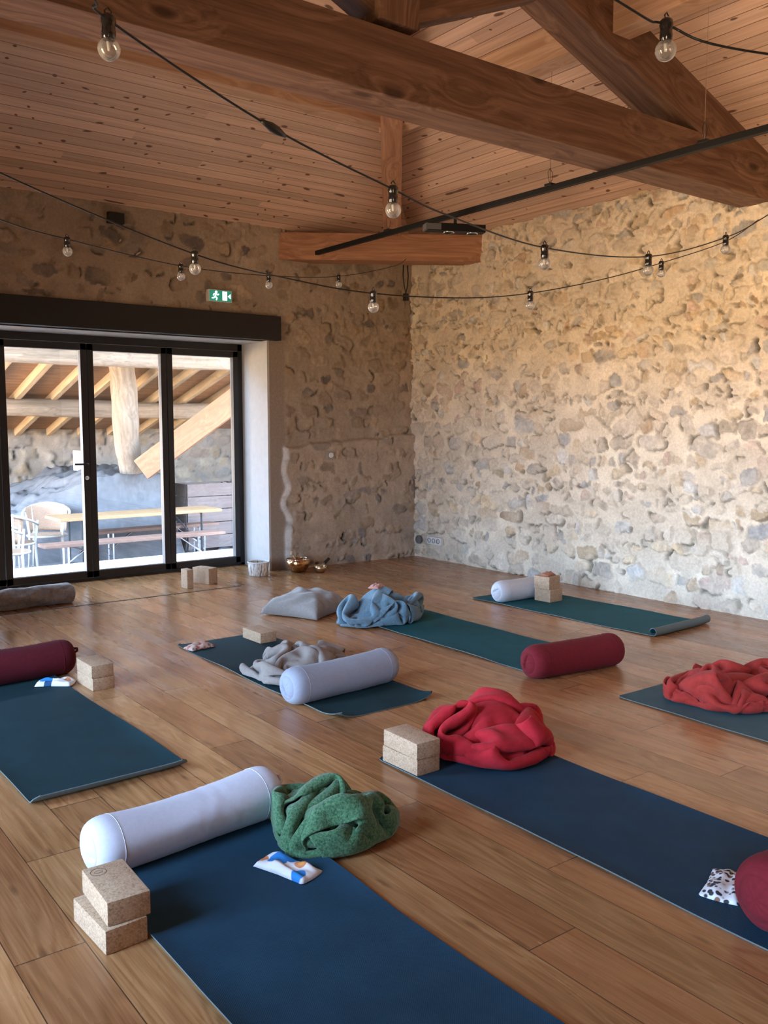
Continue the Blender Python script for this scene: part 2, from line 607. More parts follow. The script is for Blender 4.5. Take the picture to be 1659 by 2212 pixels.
# wall_right : y from 0 to YD
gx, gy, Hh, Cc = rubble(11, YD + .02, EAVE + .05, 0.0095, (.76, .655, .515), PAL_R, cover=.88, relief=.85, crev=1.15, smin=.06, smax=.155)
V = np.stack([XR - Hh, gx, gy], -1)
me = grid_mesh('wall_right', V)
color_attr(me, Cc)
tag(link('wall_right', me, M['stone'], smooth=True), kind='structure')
tag(MB().box(XR - 0.02, XR + .5, YB, 0.0, 0, EAVE).build('wall_right', M['plaster']), kind='structure')
tag(MB().box(XR + .045, XR + .5, 0.0, YD + .55, -.6, EAVE + .05).build('wall_right', M['plaster']), kind='structure')

# wall_back carries the garden doors
X0W = 0.2
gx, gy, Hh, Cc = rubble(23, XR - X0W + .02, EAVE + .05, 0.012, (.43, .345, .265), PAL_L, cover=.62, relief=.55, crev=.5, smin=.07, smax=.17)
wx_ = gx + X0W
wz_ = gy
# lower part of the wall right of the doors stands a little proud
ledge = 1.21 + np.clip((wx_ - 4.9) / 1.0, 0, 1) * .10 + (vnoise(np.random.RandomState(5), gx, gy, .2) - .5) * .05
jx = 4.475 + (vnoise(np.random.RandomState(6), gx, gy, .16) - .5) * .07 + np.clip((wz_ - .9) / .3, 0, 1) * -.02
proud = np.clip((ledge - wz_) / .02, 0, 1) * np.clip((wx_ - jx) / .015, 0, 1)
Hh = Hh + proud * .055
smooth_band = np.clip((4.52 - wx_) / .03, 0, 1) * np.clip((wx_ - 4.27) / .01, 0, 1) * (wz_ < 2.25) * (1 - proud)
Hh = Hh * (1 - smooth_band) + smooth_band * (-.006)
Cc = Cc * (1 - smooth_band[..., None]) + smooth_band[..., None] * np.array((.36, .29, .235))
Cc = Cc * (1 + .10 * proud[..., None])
lit_edge = np.exp(-((wx_ - jx - .004) / .016) ** 2) * np.clip((1.22 - wz_) / .04, 0, 1) * np.clip(vnoise(np.random.RandomState(7), gx, gy, .05) * 2.2, .25, 1)  # daylight on the step's jagged plaster edge, put into the colour
Cc = Cc * (1 - lit_edge[..., None]) + lit_edge[..., None] * np.array((.80, .76, .70))
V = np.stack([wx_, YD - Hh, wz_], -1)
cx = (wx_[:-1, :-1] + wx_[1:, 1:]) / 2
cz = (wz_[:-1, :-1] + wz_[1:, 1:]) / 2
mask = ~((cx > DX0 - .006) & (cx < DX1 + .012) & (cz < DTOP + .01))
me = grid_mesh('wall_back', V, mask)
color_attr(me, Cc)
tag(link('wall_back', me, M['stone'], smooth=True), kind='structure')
b = MB()
b.box(DX1 + .015, XR + .05, YD + .03, YF + .02, -.5, EAVE)
b.box(XL, DX0 - .008, YD + .03, YF + .02, -.5, EAVE)
b.box(DX0 - .008, DX1 + .015, YD + .03, YF + .02, DTOP, EAVE)
b.box(XL - .3, X0W + .01, YD - .02, YD + .05, 0, EAVE)
tag(b.build('wall_back', M['plaster']), kind='structure')
# pale render on the reveals of the door opening
b = MB()
b.box(DX1 - .002, DX1 + .02, YD + .005, YF + .03, -.02, DTOP)
b.box(DX0 - .02, DX0 + .002, YD + .005, YF + .03, -.02, DTOP)
b.box(DX0, DX1, YD + .10, YF + .03, DTOP - .004, DTOP + .02)
tag(b.build('trim_1', plain('pale_render', (.52, .51, .50), .9)), kind='structure')

# wall_left with its tall glazed openings, all out of view, wall_front behind the camera
b = MB()
ys = [YB] + [v for w_ in sorted(UNSEEN_WIN) for v in w_] + [YF]
for i in range(0, len(ys), 2):
    b.box(XL - .5, XL, ys[i], ys[i + 1], -.3, EAVE)
for a, c in UNSEEN_WIN:
    b.box(XL - .5, XL, a, c, WTOP, EAVE)
    b.box(XL - .5, XL, a, c, -.3, 0.0)
tag(b.build('wall_left', plain('left_wall_stone', (.50, .40, .29), .95, var=.25, scale=9)), kind='structure')
for i, (a, c) in enumerate(UNSEEN_WIN):  # the first, behind the camera, is an added fill opening
    e_ = tag(empty('window_%d' % (i + 1), (XL - .25, (a + c) / 2, 0)), kind='structure')
    f = MB()
    w2 = (c - a) / 2
    for yy in (-w2, -.04, w2 - .08):
        f.box(-.04, .04, yy, yy + .08, 0, WTOP)
    for zz in (0, WTOP - .08):
        f.box(-.04, .04, -w2, w2, zz, zz + .08)
    f.build('window_frame', M['frame'], e_)
    MB().box(-.004, .004, -w2 + .05, w2 - .05, .06, WTOP - .06).build('glass_pane', M['glass'], e_)
b = MB()
b.box(XL - .5, XR + .5, YB - .4, YB, -.3, RIDGE + .4)
tag(b.build('wall_front', plain('front_wall_stone', (.20, .155, .115), .95, var=.25, scale=9)), kind='structure')

# floor
fl_o = MB().box(XL - .5, XR + .5, YB - .3, YF + .1, -.2, 0.0).build('floor', M['floor'])
tag(fl_o, kind='structure')
# thin dark metal joint strip let into the boards in front of the doors
tag(MB().box(-.4, 1.75, -.008, .008, -.002, .0025).build('trim_2', M['lintel'], mtx=Matrix.Translation((1.95, 6.93, 0)) @ Matrix.Rotation(R(0.5), 4, 'Z')), kind='structure')


# ceiling planes
def ceil_plane(name, pts, origin, xdir):
    o3 = Vector(origin)
    x = Vector(xdir).normalized()
    n = (Vector(pts[1]) - Vector(pts[0])).cross(Vector(pts[2]) - Vector(pts[0])).normalized()
    if n.z < 0:
        n = -n
    y = n.cross(x)
    mt = Matrix((x, y, n)).transposed().to_4x4()
    mt.translation = o3
    inv = mt.inverted()
    bm = bmesh.new()
    lo = [bm.verts.new(inv @ Vector(p)) for p in pts]
    hi = [bm.verts.new(v.co + Vector((0, 0, .06))) for v in lo]
    k = len(pts)
    bm.faces.new(lo); bm.faces.new(hi)
    for i in range(k):
        bm.faces.new((lo[i], lo[(i + 1) % k], hi[(i + 1) % k], hi[i]))
    bmesh.ops.recalc_face_normals(bm, faces=bm.faces)
    me = bpy.data.meshes.new(name)
    bm.to_mesh(me); bm.free()
    o = link(name, me, M['ceiling'])
    o.matrix_world = mt
    return tag(o, kind='structure')


OV = .5   # the roof runs out over the walls
e2 = EAVE - SL * OV
ceil_plane('ceiling', [(XL - OV, YD + OV, e2), (XR + OV, YD + OV, e2), (XM, APY, RIDGE)], (XM, YD, EAVE), (1, 0, 0))
ceil_plane('ceiling', [(XR + OV, YD + OV, e2), (XR + OV, YB - .4, e2), (XM, YB - .4, RIDGE), (XM, APY, RIDGE)], (XR, 2, EAVE), (0, 1, 0))
ceil_plane('ceiling', [(XL - OV, YD + OV, e2), (XM, APY, RIDGE), (XM, YB - .4, RIDGE), (XL - OV, YB - .4, e2)], (XL, 2, EAVE), (0, 1, 0))


def cz_b(x):
    return EAVE + SL * (XR - x)


# timber truss across the room
tr = tag(empty('roof_truss', (XM, 3.625, 2.95)), kind='structure')


def tbeam(name, p0, p1, wy, wz, mat, **k):
    return beam(name, p0, p1, wy, wz, mat, tr, **k)


tbeam('tie_beam', (XL - .1, 3.625, 3.10), (XR + .1, 3.625, 3.10), .25, .30, M['beam'])
for s in (1, -1):
    f_ = lambda x, z: (XM + s * (x - XM), 3.625, z)
    n_ = math.cos(math.atan(.35))
    tbeam('principal_rafter', f_(6.0, 3.25 + .02 - .155), f_(XM + .02, 3.25 + .35 * (6.06 - XM - .02) - .155), .25, .30, M['beam'])
    tbeam('strut', f_(XM + .06, 3.385), f_(3.95, 3.86), .15, .14, M['beam'])
tbeam('king_post', (XM, 3.625, 3.29), (XM, 3.625, RIDGE - .02), .24, .24, M['beam'], roll_up=(0, 1, 0))

# purlins, hip rafters, corner brace
py = YD - 1.72
tag(beam('purlin', (XM - 1.55, py - .07, EAVE + SL * 1.79 - .09), (XM + 1.78, py - .07, EAVE + SL * 1.79 - .09), .15, .2, M['purlin']), kind='structure')
for s in (1, -1):
    xp = XM + s * (XR - 1.69 - XM)
    tag(beam('purlin', (xp, YB, EAVE + SL * 1.69 - .09), (xp, py - .05, EAVE + SL * 1.69 - .09), .15, .2, M['purlin']), kind='structure')
for s in (1, -1):
    f_ = lambda x, y, z: (XM + s * (x - XM), y, z)
    tag(beam('hip_rafter', f_(5.50, 7.12, EAVE + .01), f_(3.55, 4.61, EAVE + SL * 2.51 - .11), .165, .24, M['beam2']), kind='structure')
    tag(beam('corner_brace', f_(4.33, 7.70, 3.075), f_(6.19, 6.49, 3.075), .22, .25, M['beam2']), kind='structure')

# black steel lintel over the doors
tag(MB().box(DX0 - .12, 4.43, YD - .06, YD + .12, DTOP, 2.415, .006).build('lintel', M['lintel']), kind='structure')

# garden doors: fixed frame and four glazed leaves
d = tag(empty('door_1', ((DX0 + DX1) / 2, YF, 0)), kind='structure')
hw = (DX1 - DX0) / 2
f = MB()
f.box(-hw, -hw + .05, -.03, .05, 0, DTOP - .005, .003)
f.box(hw - .05, hw, -.03, .05, 0, DTOP - .005, .003)
f.box(-hw, hw, -.03, .05, DTOP - .07, DTOP - .004, .003)
f.box(-hw, hw, -.03, .05, -.01, .025, .003)
f.build('door_frame', M['frame'], d)
lw = (2 * hw - .1) / 4
for k in range(4):
    x0 = -hw + .05 + k * lw + .003
    x1 = x0 + lw - .006
    m = MB()
    st = .055
    m.box(x0, x0 + st, -.045, .02, .03, DTOP - .075, .004)
    m.box(x1 - st, x1, -.045, .02, .03, DTOP - .075, .004)
    m.box(x0, x1, -.045, .02, .03, .03 + .06, .004)
    m.box(x0, x1, -.045, .02, DTOP - .075 - .06, DTOP - .075, .004)
    lf = m.build('door_leaf', M['frame'], d)
    MB().box(x0 + st - .008, x1 - st + .008, -.004, .004, .08, DTOP - .13).build('glass_pane', M['glass'], lf)
    if k == 1:
        hm = MB()
        hm.lathe([(0, 0), (.024, 0), (.024, .01), (0, .01)], 16, Matrix.Translation((x1 - .028, -.045, 1.055)) @ Matrix.Rotation(R(90), 4, 'X'))
        hm.tube([(x1 - .028, -.05, 1.055), (x1 - .028, -.09, 1.055), (x1 - .045, -.1, 1.055), (x1 - .15, -.1, 1.055)], .009)
        hm.build('door_handle', M['lintel'], lf, True)
        hm = MB()
        hm.lathe([(0, 0), (.018, 0), (.018, .008), (0, .008)], 16, Matrix.Translation((x1 - .028, -.045, .93)) @ Matrix.Rotation(R(90), 4, 'X'))
        hm.box(x1 - .034, x1 - .022, -.075, -.05, .92, .94)
        hm.build('lock', M['chrome'], lf)

# ------------------------------------------------------------------ terrace outside
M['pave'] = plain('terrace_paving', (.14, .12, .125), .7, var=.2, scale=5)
M['landing'] = plain('pale_stone', (.36, .355, .34), .8, var=.06)
M['log'] = wood_beam('weathered_log', (.12, .095, .07), (.22, .175, .135), knots=False, rough=.85)
M['rafter'] = wood_beam('pale_rafter', (.22, .155, .09), (.31, .24, .16), knots=False)
M['shed'] = wood_beam('shed_boards', (.13, .062, .03), (.23, .125, .065), knots=False)
M['cane'] = plain('white_cane', (.26, .25, .23), .6)
M['orange'] = wood_beam('orange_timber', (.14, .062, .03), (.21, .105, .055), knots=False)
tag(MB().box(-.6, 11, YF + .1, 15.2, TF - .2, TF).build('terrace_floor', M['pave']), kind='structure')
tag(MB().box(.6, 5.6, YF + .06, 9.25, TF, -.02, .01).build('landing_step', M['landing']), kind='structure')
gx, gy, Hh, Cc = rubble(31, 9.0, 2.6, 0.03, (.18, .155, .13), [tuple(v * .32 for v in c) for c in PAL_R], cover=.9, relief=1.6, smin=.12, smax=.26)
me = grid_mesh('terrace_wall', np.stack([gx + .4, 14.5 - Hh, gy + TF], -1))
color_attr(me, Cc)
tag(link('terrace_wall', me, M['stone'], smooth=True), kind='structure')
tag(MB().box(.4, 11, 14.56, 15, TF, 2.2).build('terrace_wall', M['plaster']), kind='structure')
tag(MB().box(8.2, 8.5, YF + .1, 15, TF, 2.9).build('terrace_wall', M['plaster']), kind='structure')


def shed_z(y):
    return 1.86 + .27 * (12.5 - y)


YS0, YS1 = 9.35, 14.7
bm = MB()
ang = math.atan(.27)
Ls = (YS1 - YS0) / math.cos(ang)
bm.box(-4.0, 4.2, -Ls / 2, Ls / 2, 0, .05)
o = bm.build('shed_roof', M['shed'])
o.location = (4.4, (YS0 + YS1) / 2, (shed_z(YS0) + shed_z(YS1)) / 2 + .0)
o.rotation_euler = (-ang, 0, 0)
tag(o, kind='structure')
for k in range(13):
    x = .53 + k * .48
    tag(beam('rafter', (x, YS0, shed_z(YS0) - .055), (x, YS1 - .25, shed_z(YS1 - .25) - .055), .075, .11, M['rafter']), kind='structure')


def log(name, p0, p1, r, mat, seed=0, wob=.03, n=14, tap=1.0):
    p0, p1 = Vector(p0), Vector(p1)
    L = (p1 - p0).length
    pts, rs = [], []
    for i in range(n):
        t = i / (n - 1)
        nv = noise.noise_vector(Vector((t * 3.1 + seed, seed * 1.7, 0)))
        pts.append(Vector((L * (t - .5), nv.y * wob, nv.z * wob)))
        rs.append(r * (1 + (tap - 1) * t) * (1 + .18 * noise.noise(Vector((t * 6 + seed, 3, seed)))))
    o = MB().tube(pts, rs, 14).build(name, mat, smooth=True)
    x = (p1 - p0).normalized()
    y = Vector((0, 0, 1)).cross(x)
    y = y.normalized() if y.length > .05 else Vector((0, 1, 0))
    mt = Matrix((x, y, x.cross(y))).transposed().to_4x4()
    mt.translation = (p0 + p1) / 2
    o.matrix_world = mt
    return tag(o, kind='structure')


log('log_purlin', (.2, 12.6, 1.62), (7.2, 12.6, 1.60), .125, M['log'], 2, .04)
log('log_purlin', (.2, 10.55, 2.21), (7.2, 10.55, 2.21), .12, M['log'], 5, .05)
log('trunk_post', (4.27, 11.2, 2.22), (4.86, 12.2, .35), .17, M['log'], 9, .08, 22, .95)
tag(beam('diagonal_brace', (4.72, 11.6, .80), (6.3, 10.5, 2.22), .2, .30, M['orange']), kind='structure')
# bank of pale stone rubble against the terrace wall
nx_, ny_ = 230, 80
U_ = np.linspace(1.2, 8.1, nx_); T_ = np.linspace(0, 1, ny_)
uu, tt = np.meshgrid(U_, T_)
rg = np.random.RandomState(8)
hx = .10 + np.clip((uu - 3.2) / 1.0, 0, 1) * .62 
hx = hx + (TF - hx) * np.clip((uu - 5.1) / .3, 0, 1)
nz = vnoise(rg, uu, tt * 2.4, .18) - .5
yy = 12.15 - np.clip((uu - 3.8) / .3, 0, 1) * .46 + tt * 2.4
zz = TF + (hx - TF) * np.clip(tt * 22, 0, 1) ** .7 + (nz * .16 + (vnoise(rg, uu, tt * 2.4, .07) - .5) * .07) * np.clip(tt * 8, 0, 1)
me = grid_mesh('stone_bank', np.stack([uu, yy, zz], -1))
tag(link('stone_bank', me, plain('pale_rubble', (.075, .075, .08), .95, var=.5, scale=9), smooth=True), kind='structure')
tag(MB().box(4.42, 4.66, 13.2, 13.5, .3, 1.02, .02).build('stone_pillar', M['landing']), kind='structure')

# trestle table and benches
M['ttop'] = wood_beam('oiled_tabletop', (.18, .10, .045), (.26, .155, .075), knots=False)
M['bench'] = wood_beam('brown_bench', (.10, .05, .035), (.15, .085, .06), knots=False)


def slab_obj(name, x, y, rz, L, W, ztop, mat, label, cat, group=None, legmat=None):
    t = tag(empty(name, (x, y, TF), rz), label, cat, group)
    h = ztop - TF
    MB().box(-L / 2, L / 2, -W / 2, W / 2, h - .04, h, .008).build('seat' if cat == 'bench' else 'tabletop', mat, t)
    for s in (-1, 1):
        lx = s * (L / 2 - .28)
        m = MB()
        m.tube([(lx, -W / 2 + .05, 0), (lx, -W / 2 + .05, h - .04)], .013, 6)
        m.tube([(lx, W / 2 - .05, 0), (lx, W / 2 - .05, h - .04)], .013, 6)
        m.tube([(lx, -W / 2 + .05, .12), (lx, W / 2 - .05, .12)], .01, 6)
        m.tube([(lx, 0, h * .45), (lx - s * .3, 0, h - .04)], .01, 6)
        m.tube([(lx, -W / 2 + .05, h * .45), (lx, W / 2 - .05, h * .45)], .01, 6)
        m.tube([(lx, -W / 2 + .05, h - .045), (lx, W / 2 - .05, h - .045)], .012, 6)
        m.build('leg', legmat, t)
    return t


slab_obj('trestle_table', 4.43, 11.1, R(1.5), 2.15, .56, .285, M['ttop'], 'long orange wooden trestle table on the terrace outside the glass doors', 'table', None, M['black'])
slab_obj('bench', 4.2, 10.55, R(1.5), 2.3, .27, .03, M['bench'], 'brown wooden bench in front of the terrace table', 'bench', 'terrace benches', M['chrome'])
slab_obj('bench', 4.85, 11.53, R(1.5), 1.8, .27, .03, M['bench'], 'brown wooden bench behind the terrace table', 'bench', 'terrace benches', M['chrome'])

M['rattan'] = fabric('woven_rattan', (.22, .145, .10), 130, .8, .3, 0, .6, mottle=120)


def armchair(x, y, rz, label):
    t = tag(empty('armchair', (x, y, TF), rz), label, 'chair', 'terrace armchairs')
    # seat, curved woven back, hoop arms, four legs
    m = MB()
    n = 14
    m.poly([(.24 * math.cos(a) * (1.0), .24 * math.sin(a)) for a in [2 * math.pi * k / 20 for k in range(20)]], .41, .44)
    m.build('seat', M['rattan'], t)
    V_ = []
    for j in range(8):
        z = .46 + .36 * j / 7
        row = []
        for k in range(n):
            a = R(200) + R(140) * k / (n - 1)
            r = .25 + .03 * j / 7
            row.append((r * math.cos(a), r * math.sin(a), z - .05 * abs(k - (n - 1) / 2) / n * 2 * (j / 7)))
        V_.append(row)
    me = grid_mesh('backrest', np.array(V_))
    bo = link('backrest', me, M['rattan'], t, True)
    so = bo.modifiers.new('thick', 'SOLIDIFY'); so.thickness = .012
    arc = [(.285 * math.cos(R(150) + R(240) * k / 20), .285 * math.sin(R(150) + R(240) * k / 20), .82 - .17 * (abs(k - 10) / 10) ** 1.5) for k in range(21)]
    MB().tube(arc, .016, 8).build('arm_rail', M['cane'], t, True)
    MB().tube([(.24 * math.cos(a), .24 * math.sin(a), .425) for a in [2 * math.pi * k / 20 for k in range(20)]], .014, 6, closed=True).build('seat_ring', M['cane'], t, True)
    for a, top in ((R(35), .70), (R(145), .70), (R(225), .80), (R(315), .80)):
        c_, s_ = math.cos(a), math.sin(a)
        MB().tube([(.27 * c_, .27 * s_, 0), (.24 * c_, .24 * s_, .43), (.28 * c_, .28 * s_, top)], [.012, .016, .013], 8).build('leg', M['cane'], t, True)
    return t


armchair(2.93, 11.2, R(-60), 'white framed rattan armchair at the near end of the terrace table')
armchair(3.5, 11.80, R(160), 'white framed rattan armchair tucked behind the terrace table')
armchair(2.66, 10.45, R(-100), 'white framed rattan armchair outermost from the terrace table, cut by the photo edge')

# wooden crate wall planter at the far end of the terrace
t = tag(empty('planter_box', (5.90, 12.1, TF)), 'dark weathered wooden box standing at the far end of the terrace', 'box')
m = MB()
for k in range(5):
    m.box(-.41, .41, -.2, -.18, .05 + k * .19, .05 + k * .19 + .18, .004)
    m.box(-.41, .41, .18, .2, .05 + k * .19, .05 + k * .19 + .18, .004)
    m.box(-.41, -.39, -.2, .2, .05 + k * .19, .05 + k * .19 + .18, .004)
    m.box(.39, .41, -.2, .2, .05 + k * .19, .05 + k * .19 + .18, .004)
m.build('board_wall', wood_beam('weathered_board', (.065, .045, .04), (.11, .08, .07), knots=False), t)
for sx in (-.36, .36):
    for sy in (-.15, .15):
        MB().box(sx - .03, sx + .03, sy - .03, sy + .03, 0, .98).build('corner_post', M['bench'], t)

# ------------------------------------------------------------------ hanging things
t = tag(empty('exit_sign', (3.805, YD - .02, 2.50)), 'small green and white emergency exit sign on the stone wall above the doors', 'sign')
MB().box(-.115, .115, -.035, .03, 0, .105, .004).build('housing', M['white'], t)
MB().box(-.108, .108, -.039, -.034, .006, .099).build('face', emis('sign_green', (.02, .20, .13), .5), t, mtx=None)
we = emis('sign_white', (.85, .95, .92), 1.3)
m = MB()   # running figure
m.lathe([(0, -.002), (.011, -.002), (.011, .002), (0, .002)], 12, Matrix.Translation((-.045, -.041, .083)) @ Matrix.Rotation(R(90), 4, 'X'))
for pts in ([(-.045, -.041, .072), (-.055, -.041, .045)], [(-.055, -.041, .045), (-.038, -.041, .03), (-.045, -.041, .012)], [(-.055, -.041, .045), (-.07, -.041, .03), (-.088, -.041, .028)], [(-.046, -.041, .068), (-.028, -.041, .058), (-.02, -.041, .066)], [(-.046, -.041, .068), (-.066, -.041, .066), (-.074, -.041, .052)]):
    m.tube(pts, .0055, 6)
m.build('running_figure', we, t)
MB().box(.018, .062, -.0425, -.039, .014, .092).build('doorway_symbol', we, t)
m = MB()
m.bm.faces.new([m.bm.verts.new(p) for p in ((.07, -.0405, .052), (.098, -.0405, .075), (.098, -.0405, .03))])
m.build('arrow', we, t)

tag(MB().box(2.80, 2.935, YD - .05, YD + .1, 3.07, 3.155, .004).build('joist_stub', M['lintel']), 'dark square timber stub set in the stone wall under the ceiling', 'timber stub')

t = tag(empty('light_switch', (4.97, YD - .075, 1.06)), 'small white light switch on the stone wall near the corner', 'switch')
MB().box(-.042, .042, -.006, .03, 0, .082, .004).build('plate', M['jamb'], t)
MB().lathe([(0, 0), (.026, 0), (.024, .008), (0, .008)], 20, Matrix.Translation((0, -.006, .041)) @ Matrix.Rotation(R(90), 4, 'X')).build('rocker', M['white'], t)

t = tag(empty('round_socket', (XR - .03, 7.33, .19)), 'round dark ringed socket low on the bright stone wall by the corner', 'socket')
MB().lathe([(0, 0), (.045, 0), (.045, .02), (.03, .022), (.028, .012), (0, .012)], 24, Matrix.Rotation(R(-90), 4, 'Y')).build('ring', plain('socket_grey', (.16, .15, .15), .5), t)
t = tag(empty('socket_plate', (XR - .035, 7.08, .20)), 'three-gang white socket plate low on the bright stone wall', 'socket')
MB().box(-.008, .03, -.11, .11, -.038, .038, .004).build('plate', M['white'], t)
for k in (-1, 0, 1):
    MB().lathe([(.019, 0), (.026, 0), (.026, .006), (.019, .006)], 20, Matrix.Translation((-.008, k * .07, 0)) @ Matrix.Rotation(R(-90), 4, 'Y')).build('outlet', M['jamb'], t)

t = tag(empty('hanging_plug', (5.60, 7.03, 2.95)), 'black cable loop with plug hanging in the corner under the brace', 'cable')
MB().tube([(-.03, 0, .0), (-.035, .0, -.1), (-.02, 0, -.2), (.0, 0, -.27), (.02, 0, -.2), (.03, 0, -.1), (.02, 0, 0)], .006, 6).build('cable', M['black'], t, True)
MB().box(-.022, .022, -.02, .02, -.34, -.27, .006).build('plug', M['black'], t)

# track light
TX, TZ = 4.5, 2.93
t = tag(empty('track_light', (TX, 5, TZ)), 'long black ceiling track hung on thin wires above the mats', 'track light')
MB().box(-.019, .019, -6.5, 1.93, -.018, .018, .003).build('rail', M['rail'], t)
for yy, zt in ((5.88 - 5, None), (4.15 - 5, None), (3.02 - 5, None), (.8 - 5, None)):
    zc = min(cz_b(TX), EAVE + SL * (YD - (5 + yy)))
    MB().tube([(0, yy, .02), (0, yy, zc - TZ)], .0016, 5).build('suspension_wire', M['chrome'], t)
    m = MB()
    m.box(-.022, .022, yy - .03, yy + .03, .014, .032, .004)
    m.tube([(.0, yy, .03), (.02, yy, .06), (.025, yy, .10), (.0, yy, .13), (-.02, yy, .10), (-.015, yy, .06), (.0, yy, .03)], .0018, 5)
    m.build('wire_clip', M['black'], t)


def spot(x, y, rz, label):
    t = tag(empty('twin_spotlight', (x, y, TZ - .02), rz), label, 'spotlight', 'twin spotlights on the ceiling track')
    MB().tube([(0, 0, .0), (0, 0, -.05)], .012, 10).build('adapter', M['black'], t)
    MB().box(-.22, .22, -.045, .045, -.105, -.05, .005).build('housing', M['rail'], t)
    MB().box(-.235, -.12, -.048, .048, -.1, -.055, .004).build('driver', plain('grey_driver', (.10, .10, .11), .5), t)
    for xx in (-.05, .13):
        m = MB()
        m.lathe([(.040, -.109), (.036, -.104), (.018, -.09), (0, -.088)], 20, Matrix.Translation((xx, 0, 0)))
        m.build('reflector', plain('white_reflector', (.9, .9, .9), .35), t, True)
        MB().lathe([(.036, -.112), (.042, -.112), (.042, -.103), (.036, -.103), (.036, -.112)], 20, Matrix.Translation((xx, 0, 0))).build('bezel', M['chrome'], t, True)


spot(4.5, 5.07, R(-24), 'black twin spotlight under the track near the far end, over the corner brace')
spot(4.5, 2.02, R(-24), 'black twin spotlight under the track, cut by the picture edge beside the tie beam')


# string lights
def cord_points(P_, n=10):
    P_ = [Vector(p) for p in P_]
    out = []
    for i in range(len(P_) - 1):
        p0 = P_[max(i - 1, 0)]; p1 = P_[i]; p2 = P_[i + 1]; p3 = P_[min(i + 2, len(P_) - 1)]
        for k in range(n):
            s = k / n
            out.append(.5 * ((2 * p1) + (p2 - p0) * s + (2 * p0 - 5 * p1 + 4 * p2 - p3) * s * s + (3 * p1 - p0 - 3 * p2 + p3) * s ** 3))
    out.append(P_[-1])
    return out


def string_light(pts, bulbs, label, rb=.0265, connector=None, scale=1.0):
    root = tag(empty('string_light', bulbs[0]), label, 'string light', 'festoon string lights')
    base = Vector(bulbs[0])
    cp = [p - base for p in cord_points(pts)]
    MB().tube(cp, .0032, 6).build('cord', M['black'], root, True)
    if connector:
        c = Vector(connector[0]) - base
        dr = Vector(connector[1]).normalized()
        MB().tube([c - dr * .05, c - dr * .03, c - dr * .012, c + dr * .012, c + dr * .03, c + dr * .05], [.005, .009, .013, .013, .009, .005], 10).build('connector', M['black'], root, True)
    for b_ in bulbs:
        b0 = Vector(b_) - base
        T_ = Matrix.Translation(b0)
        m = MB()
        m.lathe([(0, .014), (.012, .014), (.0165, .009), (.018, -.002), (.0155, -.008), (.0155, -.020), (.0165, -.024), (.0160, -.040), (.014, -.042), (0, -.042)], 14, T_)
        m.tube([b0 + Vector(q) for q in ((-.006, 0, .01), (-.008, 0, .022), (0, 0, .03), (.008, 0, .022), (.006, 0, .01))], .0022, 5)
        so = m.build('socket', M['gloss'], root, True)
        pr = [(.0125, -.036), (.0135, -.042)]
        for k in range(11):
            a = R(35) + (math.pi - R(35)) * k / 10
            pr.append((max(0, rb * math.sin(a)), -.042 - .021 + rb * math.cos(a) * 1.0))
        MB().lathe(pr, 18, T_).build('bulb', M['bulb'], so, True)
        MB().lathe([(0, -.040), (.006, -.042), (.005, -.055), (.0035, -.066), (0, -.067)], 10, T_).build('bulb_stem', M['white'], so, True)
    return root


string_light([(-.5, 1.2, 2.98), (.1, 1.72, 2.55), (.713, 2.031, 2.362), (.818, 2.143, 2.348), (1.349, 2.295, 2.242), (1.86, 2.403, 2.175), (2.162, 2.486, 2.15), (2.854, 2.655, 2.14), (3.665, 2.741, 2.205), (4.517, 2.877, 2.42), (4.998, 2.915, 2.613), (6.03, 2.96, 3.1)],
             [(.818, 2.143, 2.345), (1.86, 2.403, 2.172), (2.854, 2.655, 2.138), (3.665, 2.741, 2.203), (4.517, 2.877, 2.418)],
             'string of clear bulbs in front of the tie beam, nearest run with the cord connector', connector=((1.349, 2.295, 2.242), (.5, .15, -.09)))
string_light([(-.5, 3.42, 2.95), (.3, 3.6, 2.58), (.966, 3.671, 2.353), (1.803, 3.769, 2.16), (2.238, 3.617, 2.068), (2.607, 3.521, 2.03), (3.154, 3.488, 2.05), (3.689, 3.532, 2.125), (4.292, 3.533, 2.256), (4.921, 3.581, 2.424), (5.622, 3.58, 2.641), (6.03, 3.59, 2.84)],
             [(1.803, 3.769, 2.16), (2.607, 3.521, 2.028), (3.689, 3.532, 2.123), (4.921, 3.581, 2.422)],
             'string of clear bulbs sagging lowest across the room below the tie beam')
string_light([(-.5, 4.3, 2.95), (.5, 4.65, 2.58), (1.293, 4.948, 2.448), (1.66, 5.043, 2.41), (2.495, 5.418, 2.405), (3.296, 5.7, 2.458), (4.153, 6.074, 2.584), (5.136, 6.623, 2.84), (5.42, 6.80, 2.96)],
             [(1.66, 5.043, 2.408), (2.495, 5.418, 2.403), (3.296, 5.7, 2.456), (4.153, 6.074, 2.582)],
             'farthest string of clear bulbs running to the corner brace by the door wall')
string_light([(-.5, 1.62, 3.05), (.8, 1.56, 2.62), (1.85, 1.498, 2.44), (2.032, 1.485, 2.425), (2.283, 1.349, 2.37), (3.6, .95, 2.45), (6.03, .3, 3.1)],
             [(2.032, 1.485, 2.425), (3.6, .95, 2.45)],
             'string with one large clear bulb beside the dark principal rafter', rb=.027)


